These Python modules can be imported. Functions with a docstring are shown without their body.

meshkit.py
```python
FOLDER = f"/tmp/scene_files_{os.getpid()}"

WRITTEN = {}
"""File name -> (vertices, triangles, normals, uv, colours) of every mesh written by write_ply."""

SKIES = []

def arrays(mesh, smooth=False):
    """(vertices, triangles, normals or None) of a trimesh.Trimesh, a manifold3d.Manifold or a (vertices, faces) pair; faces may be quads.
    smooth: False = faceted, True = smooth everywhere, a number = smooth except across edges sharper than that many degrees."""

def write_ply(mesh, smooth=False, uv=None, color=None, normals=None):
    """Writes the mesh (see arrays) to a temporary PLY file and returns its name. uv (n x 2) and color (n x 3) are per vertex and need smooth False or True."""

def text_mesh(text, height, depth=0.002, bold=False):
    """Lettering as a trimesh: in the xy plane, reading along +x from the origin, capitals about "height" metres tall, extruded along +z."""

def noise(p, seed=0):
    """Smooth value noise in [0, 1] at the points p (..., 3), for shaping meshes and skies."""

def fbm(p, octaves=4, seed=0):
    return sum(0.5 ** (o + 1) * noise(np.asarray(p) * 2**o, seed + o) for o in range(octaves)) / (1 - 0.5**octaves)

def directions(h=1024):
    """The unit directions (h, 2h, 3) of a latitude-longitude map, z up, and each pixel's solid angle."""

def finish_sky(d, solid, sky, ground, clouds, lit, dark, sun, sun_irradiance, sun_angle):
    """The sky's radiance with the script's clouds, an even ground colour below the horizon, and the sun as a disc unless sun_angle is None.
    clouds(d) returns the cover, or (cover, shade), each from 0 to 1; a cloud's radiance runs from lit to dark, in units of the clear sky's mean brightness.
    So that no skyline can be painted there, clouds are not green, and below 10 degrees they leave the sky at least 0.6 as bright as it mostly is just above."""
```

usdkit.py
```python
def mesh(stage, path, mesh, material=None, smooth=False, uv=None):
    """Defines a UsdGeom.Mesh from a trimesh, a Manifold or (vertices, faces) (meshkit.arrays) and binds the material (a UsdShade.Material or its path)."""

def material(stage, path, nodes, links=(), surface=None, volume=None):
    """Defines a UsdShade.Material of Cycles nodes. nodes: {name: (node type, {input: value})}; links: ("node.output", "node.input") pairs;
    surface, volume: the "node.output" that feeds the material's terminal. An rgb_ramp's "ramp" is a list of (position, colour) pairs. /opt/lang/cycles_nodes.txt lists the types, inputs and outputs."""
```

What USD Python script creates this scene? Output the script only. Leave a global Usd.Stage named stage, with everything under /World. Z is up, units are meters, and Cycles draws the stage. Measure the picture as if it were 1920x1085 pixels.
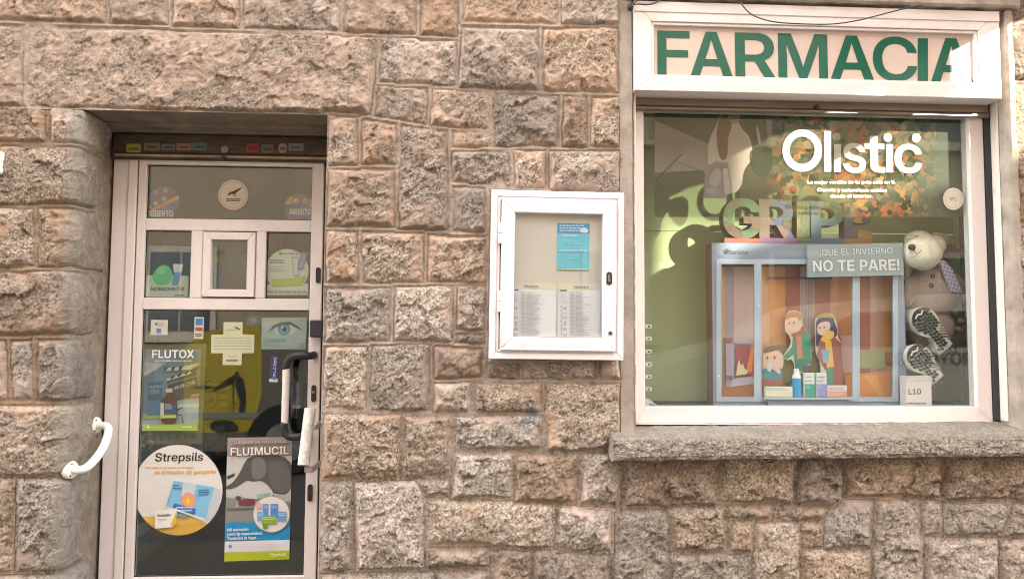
import math, glob, zlib
import numpy as np, trimesh, manifold3d, usdkit, meshkit
from pxr import Usd, UsdGeom, UsdLux, UsdShade, Gf, Sdf, Vt
from scipy import ndimage
import shapely
from shapely.geometry import Polygon, box, Point, LineString
from shapely import affinity, union_all
from PIL import Image, ImageDraw, ImageFont

stage = Usd.Stage.CreateInMemory()
UsdGeom.SetStageUpAxis(stage, UsdGeom.Tokens.z)
UsdGeom.SetStageMetersPerUnit(stage, 1.0)
UsdGeom.Xform.Define(stage, '/World')
UsdGeom.Scope.Define(stage, '/World/Looks')

# ------------------------------------------------------------------ camera, sky, sun
EXPOSURE = 3.08
SKY = 0.14
SUN = 0.5
F_PX, YAW, PITCH, ROLL = 1387.0, 0.05488, 0.06173, 0.00506
CAM = np.array([0.0, -3.1, 1.35])
cy, sy, cp, sp = math.cos(YAW), math.sin(YAW), math.cos(PITCH), math.sin(PITCH)
FW = np.array([sy * cp, cy * cp, sp]); R0 = np.array([cy, -sy, 0]); U0 = np.cross(R0, FW)
RT = math.cos(ROLL) * R0 + math.sin(ROLL) * U0
UP = -math.sin(ROLL) * R0 + math.cos(ROLL) * U0
cam = UsdGeom.Camera.Define(stage, '/World/camera')
cam.CreateHorizontalApertureAttr(36.0); cam.CreateVerticalApertureAttr(36.0 * 578 / 1024)
cam.CreateFocalLengthAttr(36.0 * F_PX / 1920); cam.CreateClippingRangeAttr(Gf.Vec2f(0.05, 500))
cam.CreateExposureAttr(EXPOSURE)
m4 = np.eye(4); m4[0, :3], m4[1, :3], m4[2, :3], m4[3, :3] = RT, UP, -FW, CAM
cam.AddTransformOp().Set(Gf.Matrix4d(*m4.ravel().tolist()))

AZ, EL = math.radians(42), math.radians(22)
TO_SUN = np.array([math.sin(AZ) * math.cos(EL), -math.cos(AZ) * math.cos(EL), math.sin(EL)])
dome = UsdLux.DomeLight.Define(stage, '/World/sky')
dome.GetPrim().SetCustomDataByKey('kind', 'structure')
skym = usdkit.material(stage, '/World/Looks/sky_look', {
    'sky': ('sky_texture', {'sky_type': 'single_scattering', 'sun_disc': False, 'sun_elevation': EL, 'sun_rotation': math.atan2(TO_SUN[0], TO_SUN[1]), 'aerosol_density': 1.6}),
    'co': ('texture_coordinate', {}), 'cl': ('noise_texture', {'scale': 2.2, 'detail': 6.0, 'roughness': 0.6}),
    'rp': ('rgb_ramp', {'ramp': [(0, (0, 0, 0)), (0.4, (0.1, 0.1, 0.1)), (0.62, (0.75, 0.75, 0.75)), (1, (.85, .85, .85))]}),
    'mx': ('mix_color', {'b': (12.0, 10.9, 9.6)}),
    'bg': ('background_shader', {'strength': SKY})},
    [('co.generated', 'cl.vector'), ('cl.fac', 'rp.fac'), ('rp.color', 'mx.fac'), ('sky.color', 'mx.a'), ('mx.result', 'bg.color')], surface='bg.background')
UsdShade.MaterialBindingAPI.Apply(dome.GetPrim()).Bind(skym)
sun = UsdLux.DistantLight.Define(stage, '/World/sun')
sun.CreateNormalizeAttr(True); sun.CreateIntensityAttr(SUN); sun.CreateAngleAttr(0.4); sun.CreateColorAttr(Gf.Vec3f(1.0, 0.9, 0.74))
zz = TO_SUN; xx = np.cross([0, 0, 1], zz); xx /= np.linalg.norm(xx); yy = np.cross(zz, xx)
m4 = np.eye(4); m4[0, :3], m4[1, :3], m4[2, :3] = xx, yy, zz
sun.AddTransformOp().Set(Gf.Matrix4d(*m4.ravel().tolist()))

# ------------------------------------------------------------------ helpers
def at(px, py, y=0.0):
    """The point of the vertical plane at depth y that the photograph shows at pixel (px, py)."""
    d = FW + RT * (px - 960) / F_PX - UP * (py - 542.5) / F_PX
    return CAM + d * (y - CAM[1]) / d[1]
def pp(pts, y):
    q = [at(a, b, y) for a, b in pts]
    return Polygon([(p[0], p[2]) for p in q]).buffer(0)
def zoom(ox, oy, s):
    return lambda *pts: [(ox + a / s, oy + b / s) for a, b in pts]
def sm(pts, n=2):
    p = np.asarray(pts, float)
    for _ in range(n):
        q = np.roll(p, -1, 0); p = np.stack([.75 * p + .25 * q, .25 * p + .75 * q], 1).reshape(-1, 2)
    return [tuple(x) for x in p]
def ell(cx, cy_, rx, ry=None, n=36, rot=0):
    ry = rx if ry is None else ry; o = []
    for k in range(n):
        a, b = rx * math.cos(2 * math.pi * k / n), ry * math.sin(2 * math.pi * k / n)
        o.append((cx + a * math.cos(rot) - b * math.sin(rot), cy_ + a * math.sin(rot) + b * math.cos(rot)))
    return o
def rect(x0, y0, x1, y1): return [(x0, y0), (x1, y0), (x1, y1), (x0, y1)]

USED = {}
def numbered(base, name):
    k = (base, name); USED[k] = USED.get(k, -1) + 1
    return name if USED[k] == 0 else f'{name}_{USED[k]:03d}'
class Node:
    def __init__(s, path, org): s.path, s.org = path, np.asarray(org, float)
def tag(prim, **kw):
    for k, v in kw.items():
        if v: prim.SetCustomDataByKey(k, v)
def thing(name, label, cat, org=(0, 0, 0), group=None, kind=None):
    path = '/World/' + numbered('/World', name)
    x = UsdGeom.Xform.Define(stage, path); x.AddTranslateOp().Set(Gf.Vec3d(*map(float, org)))
    tag(x.GetPrim(), label=label, category=cat, group=group, kind=kind)
    return Node(path, org)
def add(parent, name, mesh, material, smooth=False, label=None, prim=None, kind=None, normals=None):
    base = parent.path if parent else '/World'; org = parent.org if parent else np.zeros(3)
    path = base + '/' + numbered(base, name)
    v, f, n = meshkit.arrays(mesh, smooth)
    v = v - org
    m = UsdGeom.Mesh.Define(stage, path)
    m.CreatePointsAttr(Vt.Vec3fArray.FromNumpy(v.astype(np.float32)))
    m.CreateFaceVertexCountsAttr(Vt.IntArray.FromNumpy(np.full(len(f), 3, np.int32)))
    m.CreateFaceVertexIndicesAttr(Vt.IntArray.FromNumpy(np.asarray(f, np.int32).ravel()))
    m.CreateSubdivisionSchemeAttr('none')
    if n is not None:
        m.CreateNormalsAttr(Vt.Vec3fArray.FromNumpy(n.astype(np.float32))); m.SetNormalsInterpolation('vertex')
    if prim is not None:
        UsdGeom.PrimvarsAPI(m).CreatePrimvar('tint', Sdf.ValueTypeNames.Color3fArray, 'vertex').Set(Vt.Vec3fArray.FromNumpy(np.asarray(prim, np.float32)))
    UsdShade.MaterialBindingAPI.Apply(m.GetPrim()).Bind(material)
    tag(m.GetPrim(), label=label, kind=kind)
    return Node(path, org)
def solo(name, mesh, material, label, cat, smooth=False, group=None, kind=None):
    n = add(None, name, mesh, material, smooth)
    tag(stage.GetPrimAtPath(n.path), label=label, category=cat, group=group, kind=kind)
    return n

def bx(x0, x1, y0, y1, z0, z1, c=0.0):
    x0, x1 = min(x0, x1), max(x0, x1); y0, y1 = min(y0, y1), max(y0, y1); z0, z1 = min(z0, z1), max(z0, z1)
    lo, hi = np.array([x0, y0, z0]), np.array([x1, y1, z1])
    if not c:
        return trimesh.creation.box(hi - lo, trimesh.transformations.translation_matrix((lo + hi) / 2))
    c = min(c, (hi - lo).min() * .45); p = []
    for k in range(8):
        corner = np.where([k & 1, k & 2, k & 4], hi, lo); s = np.where([k & 1, k & 2, k & 4], -c, c)
        for a in range(3):
            q = corner + s; q[a] = corner[a]; p.append(q)
    return trimesh.convex.convex_hull(np.array(p))
def prism(poly, y, t):
    """Shapely polygon in (x, z), its back face at depth y, thickness t towards the street."""
    out = []
    for g in getattr(poly, 'geoms', [poly]):
        if g.is_empty or g.geom_type != 'Polygon' or g.area < 1e-9: continue
        out.append(trimesh.creation.extrude_polygon(g, t, engine='earcut'))
    if not out: raise ValueError('empty polygon')
    m = trimesh.util.concatenate(out); v = np.array(m.vertices)
    return trimesh.Trimesh(np.stack([v[:, 0], y - v[:, 2], v[:, 1]], 1), m.faces, process=False)
def tube(pts, r, sides=10, cap=True):
    p = np.asarray(pts, float); t = np.gradient(p, axis=0); t /= np.linalg.norm(t, axis=1, keepdims=True)
    a = np.cross(t[0], [0, 0, 1.0] if abs(t[0][2]) < .9 else [1.0, 0, 0]); a /= np.linalg.norm(a); A = []
    for k in range(len(p)):
        a = a - t[k] * (a @ t[k]); a /= np.linalg.norm(a); A.append(a)
    A = np.array(A); B = np.cross(t, A); ang = np.arange(sides) * 2 * np.pi / sides
    rr = np.broadcast_to(r, (len(p),))[:, None, None]
    v = p[:, None] + rr * (np.cos(ang)[None, :, None] * A[:, None] + np.sin(ang)[None, :, None] * B[:, None])
    f = []
    for i in range(len(p) - 1):
        for j in range(sides):
            q = [i * sides + j, i * sides + (j + 1) % sides, (i + 1) * sides + (j + 1) % sides, (i + 1) * sides + j]
            f += [[q[0], q[1], q[2]], [q[0], q[2], q[3]]]
    v = v.reshape(-1, 3); n = len(v)
    if cap:
        v = np.vstack([v, p[:1], p[-1:]])
        for j in range(sides):
            f += [[n, (j + 1) % sides, j], [n + 1, (len(p) - 1) * sides + j, (len(p) - 1) * sides + (j + 1) % sides]]
    return trimesh.Trimesh(v, np.array(f), process=False)
def curve(pts, n=24):
    from scipy.interpolate import CubicSpline
    p = np.asarray(pts, float); d = np.r_[0, np.cumsum(np.linalg.norm(np.diff(p, axis=0), axis=1))]
    return CubicSpline(d, p)(np.linspace(0, d[-1], n))
def disc(cx, cz, r, y, t, n=28):
    return prism(Polygon([(cx + r * math.cos(a), cz + r * math.sin(a)) for a in np.linspace(0, 2 * math.pi, n, endpoint=False)]), y, t)
def ball(c, r, sub=3, rot=None):
    m = trimesh.creation.icosphere(sub); m.apply_scale(1.0); m.vertices *= np.asarray(r, float)
    if rot is not None: m.apply_transform(trimesh.transformations.rotation_matrix(rot[0], rot[1]))
    m.apply_translation(c); return m
def cat_(*ms): return trimesh.util.concatenate(list(ms))
def rough(mesh, edge, amp, freq, seed=0):
    m = mesh.copy(); v, f = trimesh.remesh.subdivide_to_size(m.vertices, m.faces, edge)
    m = trimesh.Trimesh(v, f); m.merge_vertices(); n = m.vertex_normals
    h = (meshkit.fbm(np.array(m.vertices) * freq, 4, seed) - .5) * 2 * amp
    return trimesh.Trimesh(m.vertices + n * h[:, None], m.faces, process=False)

FONT = glob.glob('/opt/blender-*/*/datafiles/fonts/Inter.woff2')[0]
GLY = {}
def glyphs(text, weight=600, size=96):
    k = (text, weight, size)
    if k not in GLY:
        font = ImageFont.truetype(FONT, size)
        try: font.set_variation_by_axes([28, weight])
        except Exception: pass
        x0, y0, x1, y1 = font.getbbox(text, anchor='ls')
        im = Image.new('L', (x1 - x0 + 8, y1 - y0 + 8)); ImageDraw.Draw(im).text((4 - x0, 4 - y0), text, 255, font, anchor='ls')
        on = np.pad(np.asarray(im) > 127, ((0, 0), (1, 1))).astype(np.int8)
        rows, st = np.nonzero(np.diff(on, axis=1) == 1); en = np.nonzero(np.diff(on, axis=1) == -1)[1]
        sh = union_all(shapely.box(st, -rows - 1, en, -rows)).buffer(.6).buffer(-.6).simplify(.55)
        s = 1 / (size * .727)
        GLY[k] = affinity.affine_transform(sh, [s, 0, 0, s, -4 * s, (4 - y0) * s])
    return GLY[k]
def text_poly(text, a, b, y, cap=None, weight=600, size=96, slant=0.0):
    """Lettering from baseline pixel a to baseline pixel b on the plane at depth y; cap: height of capitals in pixels."""
    g = glyphs(text, weight, size); A, B = at(*a, y), at(*b, y); A, B = A[[0, 2]], B[[0, 2]]
    w = np.linalg.norm(B - A); x0, _, x1, _ = g.bounds; sx = w / (x1 - x0)
    sz = sx if cap is None else cap * w / math.hypot(b[0] - a[0], b[1] - a[1])
    u = (B - A) / w; v = np.array([-u[1], u[0]])
    return affinity.affine_transform(g, [sx * u[0], sz * (v[0] + slant * u[0]), sx * u[1], sz * (v[1] + slant * u[1]), A[0] - x0 * sx * u[0], A[1] - x0 * sx * u[1]])

# ------------------------------------------------------------------ materials
MATS = {}
def mat(name, color, rough=.5, metal=0.0, var=.06, scale=9.0, bump=0.0, bscale=180.0, spec=.5, detail=4.0, coat=0.0, stretch=(1, 1, 1)):
    if name in MATS: return MATS[name]
    c = np.asarray(color, float)
    nodes = {'g': ('geometry', {}), 'mp': ('mapping', {'scale': tuple(map(float, stretch))}), 'n': ('noise_texture', {'scale': float(scale), 'detail': detail, 'roughness': .6}),
             'r': ('rgb_ramp', {'ramp': [(0.25, tuple(c * (1 - var))), (0.75, tuple(np.clip(c * (1 + var), 0, 1)))]}),
             'p': ('principled_bsdf', {'roughness': float(rough), 'metallic': float(metal), 'specular_ior_level': float(spec), 'coat_weight': float(coat)})}
    links = [('g.position', 'mp.vector'), ('mp.vector', 'n.vector'), ('n.fac', 'r.fac'), ('r.color', 'p.base_color')]
    if bump:
        nodes['bn'] = ('noise_texture', {'scale': float(bscale), 'detail': 3.0}); nodes['b'] = ('bump', {'strength': float(bump), 'distance': .002})
        links += [('mp.vector', 'bn.vector'), ('bn.fac', 'b.height'), ('b.normal', 'p.normal')]
    MATS[name] = usdkit.material(stage, '/World/Looks/' + name, nodes, links, surface='p.BSDF')
    return MATS[name]
def ink(color, rough=.45):
    c = tuple(float(x) for x in color)
    return mat('ink_%03d_%03d_%03d_%02d' % (*[int(round(x * 255)) for x in c], int(rough * 50)), c, rough, var=.03, scale=14, detail=2)
def glass(name, tint, base):
    nodes = {'lw': ('layer_weight', {'blend': .5}), 'pw': ('math', {'math_type': 'power', 'value2': 5.0}), 'ma': ('math', {'math_type': 'multiply_add', 'value2': .92 - base, 'value3': base}),
             't': ('transparent_bsdf', {'color': tint}), 'gl': ('glossy_bsdf', {'color': (1, 1, 1), 'roughness': 0.0}), 'm': ('mix_closure', {})}
    MATS[name] = usdkit.material(stage, '/World/Looks/' + name, nodes, [('lw.facing', 'pw.value1'), ('pw.value', 'ma.value1'), ('ma.value', 'm.fac'), ('t.BSDF', 'm.closure1'), ('gl.BSDF', 'm.closure2')], surface='m.closure')
    return MATS[name]
GLASS = glass('window_glass', (.96, .98, .97), .032)
GLASS_D = glass('door_glass', (.92, .96, .94), .09)
GLASS_B = glass('cabinet_glass', (.95, .97, .97), .04)
def film(name, color, alpha):
    c = tuple(map(float, color))
    MATS[name] = usdkit.material(stage, '/World/Looks/' + name, {'d': ('diffuse_bsdf', {'color': c}), 'tl': ('translucent_bsdf', {'color': c}), 'a': ('mix_closure', {'fac': .35}),
        't': ('transparent_bsdf', {}), 'm': ('mix_closure', {'fac': float(alpha)})},
        [('d.BSDF', 'a.closure1'), ('tl.BSDF', 'a.closure2'), ('t.BSDF', 'm.closure1'), ('a.closure', 'm.closure2')], surface='m.closure')
    return MATS[name]

def dirty(name, col, dirt, rough_, amount):
    MATS[name] = usdkit.material(stage, '/World/Looks/' + name, {'g': ('geometry', {}), 'm1': ('mapping', {'scale': (9., 9., 1.6)}), 'n1': ('noise_texture', {'scale': 1.6, 'detail': 6.0, 'roughness': .7}), 'n2': ('noise_texture', {'scale': 55.0, 'detail': 4.0, 'roughness': .7}),
        'a': ('math', {'math_type': 'multiply'}), 'r': ('rgb_ramp', {'ramp': [(.26 - amount * .1, (0, 0, 0)), (.46, (.5, .5, .5)), (.6, (1, 1, 1))]}), 'mx': ('mix_color', {'a': tuple(col), 'b': tuple(dirt)}), 'mu': ('math', {'math_type': 'multiply', 'value2': amount}), 'rr': ('map_range', {'to_min': rough_, 'to_max': rough_ + .3}), 'p': ('principled_bsdf', {}), 'b': ('bump', {'strength': .06, 'distance': .002})},
        [('g.position', 'm1.vector'), ('m1.vector', 'n1.vector'), ('g.position', 'n2.vector'), ('n1.fac', 'a.value1'), ('n2.fac', 'a.value2'), ('a.value', 'r.fac'), ('r.color', 'mu.value1'), ('mu.value', 'mx.fac'), ('mx.result', 'p.base_color'), ('n2.fac', 'rr.value'), ('rr.result', 'p.roughness'), ('n1.fac', 'b.height'), ('b.normal', 'p.normal')], surface='p.BSDF')
    return MATS[name]
ALU = dirty('white_aluminium', (.71, .645, .635), (.36, .30, .26), .32, .38)
ALU_OLD = dirty('weathered_white_aluminium', (.68, .63, .59), (.28, .23, .18), .4, .8)
ALU_SHADE = mat('rusty_shutter_metal', (.06, .043, .03), .5, metal=.3, var=.5, scale=14, stretch=(1, 1, 4))
STEEL = mat('dark_steel', (.16, .15, .14), .35, metal=.8, var=.3, scale=20)
RUBBER = mat('black_rubber', (.018, .018, .02), .5, var=.2)
PLASTIC_W = mat('white_plastic', (.78, .77, .72), .32, var=.04)
CEMENT = mat('grey_cement', (.32, .28, .24), .9, var=.35, scale=11, bump=.9, bscale=130, detail=8)
CEMENT_D = mat('brown_cement', (.235, .185, .145), .92, var=.4, scale=9, bump=.9, bscale=120, detail=8)

def stone_material(name, granite, dustramp=None):
    """Granite with grains; the mesh attribute tint says how much mortar dust lies on it (red), how pale its grain is (green), how grey (blue)."""
    n = {'g': ('geometry', {}), 'at': ('attribute', {'attribute': 'tint'}), 'sc': ('separate_color', {}), 'oi': ('object_info', {}),
         'n1': ('noise_texture', {'scale': 95.0, 'detail': 4.0, 'roughness': .68}), 'n2': ('noise_texture', {'scale': 13.0, 'detail': 5.0, 'roughness': .6}), 'n3': ('noise_texture', {'scale': 34.0, 'detail': 5.0, 'roughness': .65}),
         'vo': ('voronoi_texture', {'scale': 150.0}), 'vb': ('separate_color', {}),
         'gr': ('rgb_ramp', {'ramp': [(0.0, (.03, .025, .022)), (.35, (.075, .06, .05)), (.44, (.235, .19, .155)), (.56, (.385, .328, .28)), (.68, (.55, .505, .455)), (1, (.66, .62, .57))]}),
         'gd': ('rgb_ramp', {'ramp': [(0.0, (.03, .024, .02)), (.35, (.09, .068, .052)), (.45, (.225, .172, .134)), (.6, (.325, .258, .205)), (.75, (.46, .39, .33)), (1, (.58, .52, .46))]}),
         'ma': ('math', {'math_type': 'multiply_add', 'value2': .75, 'value3': .14}),
         'pm': ('math', {'math_type': 'add'}), 'pr': ('map_range', {'range_type': 'smoothstep', 'from_min': .75, 'from_max': 1.2, 'to_min': 0.0, 'to_max': 1.0}),
         'mx': ('mix_color', {}), 'sr': ('rgb_ramp', {'ramp': [(.2, (.26, .190, .147)), (.5, (.39, .297, .238)), (.8, (.50, .40, .33))]}),
         'sa': ('math', {'math_type': 'add'}), 'sm': ('map_range', {'range_type': 'smoothstep', 'from_min': .78, 'from_max': 1.12, 'to_min': 0.0, 'to_max': .93}),
         'm2': ('mix_color', {}), 'gc': ('rgb_ramp', {'ramp': [(.3, (.19, .175, .155)), (.7, (.31, .29, .26))]}), 'mg': ('math', {'math_type': 'multiply', 'value2': .72}), 'm3': ('mix_color', {}),
         'tn': ('rgb_ramp', {'ramp': [(.25, (.72, .70, .68)), (.5, (.95, .95, .95)), (.75, (1.1, 1.08, 1.05))]}), 'm4': ('mix_color', {'blend_type': 'multiply', 'fac': 1.0, 'use_clamp': False}),
         'ds': ('vector_math', {'math_type': 'distance', 'vector2': tuple(float(x) for x in at(992, 775, -.02))}), 'dm': ('map_range', {'from_min': .05, 'from_max': .2, 'to_min': .17, 'to_max': -.25}), 'n6': ('noise_texture', {'scale': 30.0, 'detail': 3.0}), 'da': ('math', {'math_type': 'add'}), 'dp': ('map_range', {'range_type': 'smoothstep', 'from_min': .70, 'from_max': .76, 'to_min': 0.0, 'to_max': .6}), 'm5': ('mix_color', {'b': (.09, .13, .17)}),
         'rv': ('map_range', {'to_min': .76, 'to_max': 1.20}), 'rs': ('math', {'math_type': 'multiply', 'value2': 7.31}), 'rf': ('math', {'math_type': 'fraction'}), 'rm': ('map_range', {'to_min': .75, 'to_max': 1.32}), 'hs': ('hsv', {}),
         'b1': ('bump', {'strength': 1.0, 'distance': .0055}), 'b2': ('bump', {'strength': .5, 'distance': .012}),
         'p': ('principled_bsdf', {'roughness': .88, 'specular_ior_level': .3})}
    L = [('g.position', f'{k}.vector') for k in ('n1', 'n2', 'n3', 'vo')]
    L += [('at.color', 'sc.color'), ('vo.color', 'vb.color'), ('n1.fac', 'ma.value1'), ('ma.value', 'gr.fac'), ('n1.fac', 'gd.fac'),
          ('sc.g', 'pm.value1'), ('n3.fac', 'pm.value2'), ('pm.value', 'pr.value'), ('pr.result', 'mx.fac'), ('gd.color', 'mx.a'), ('gr.color', 'mx.b'),
          ('n3.fac', 'sr.fac'), ('sc.r', 'sa.value1'), ('n3.fac', 'sa.value2'), ('sa.value', 'sm.value'), ('sm.result', 'm2.fac'), ('mx.result', 'm2.a'), ('sr.color', 'm2.b'),
          ('n3.fac', 'gc.fac'), ('sc.b', 'mg.value1'), ('mg.value', 'm3.fac'), ('m2.result', 'm3.a'), ('gc.color', 'm3.b'),
          ('n2.fac', 'tn.fac'), ('m3.result', 'm4.a'), ('tn.color', 'm4.b'), ('oi.random', 'rv.value'), ('rv.result', 'hs.value'), ('oi.random', 'rs.value1'), ('rs.value', 'rf.value1'), ('rf.value', 'rm.value'), ('rm.result', 'hs.saturation'), ('g.position', 'ds.vector1'), ('ds.value', 'dm.value'), ('g.position', 'n6.vector'), ('dm.result', 'da.value1'), ('n6.fac', 'da.value2'), ('da.value', 'dp.value'), ('dp.result', 'm5.fac'), ('m4.result', 'm5.a'), ('m5.result', 'hs.color'), ('hs.color', 'p.base_color'),
          ('n1.fac', 'b1.height'), ('n3.fac', 'b2.height'), ('b2.normal', 'b1.normal'), ('b1.normal', 'p.normal')]
    if not granite:
        n.pop('vo'); n.pop('vb'); L = [x for x in L if 'vo.' not in x[0] + x[1] and 'vb.' not in x[1]]
    else:   # mix grain cells so that crystals show
        n['av'] = ('mix_float', {'fac': .3}); L = [x for x in L if x != ('n1.fac', 'ma.value1')] + [('n1.fac', 'av.a'), ('vb.r', 'av.b'), ('av.result', 'ma.value1')]
    if dustramp: n['sr'][1]['ramp'] = dustramp
    return usdkit.material(stage, '/World/Looks/' + name, n, L, surface='p.BSDF')
STONE = stone_material('rough_granite', True)
MORTAR = stone_material('mortar', False, [(.2, (.20, .150, .112)), (.5, (.30, .235, .183)), (.8, (.39, .318, .255))])

# ------------------------------------------------------------------ the facade: traced stones
XC = -1.627            # left corner of the door opening
XD = -0.614            # right corner of the door opening
ZL = 2.268             # underside of the lintel
WX0, WX1 = 0.640, 2.356  # the window opening with its cement band
fac = thing('stone_facade', 'rough granite block facade with tan mortar joints around the glass door and shop window', 'wall', (0, 0, 0))

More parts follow.
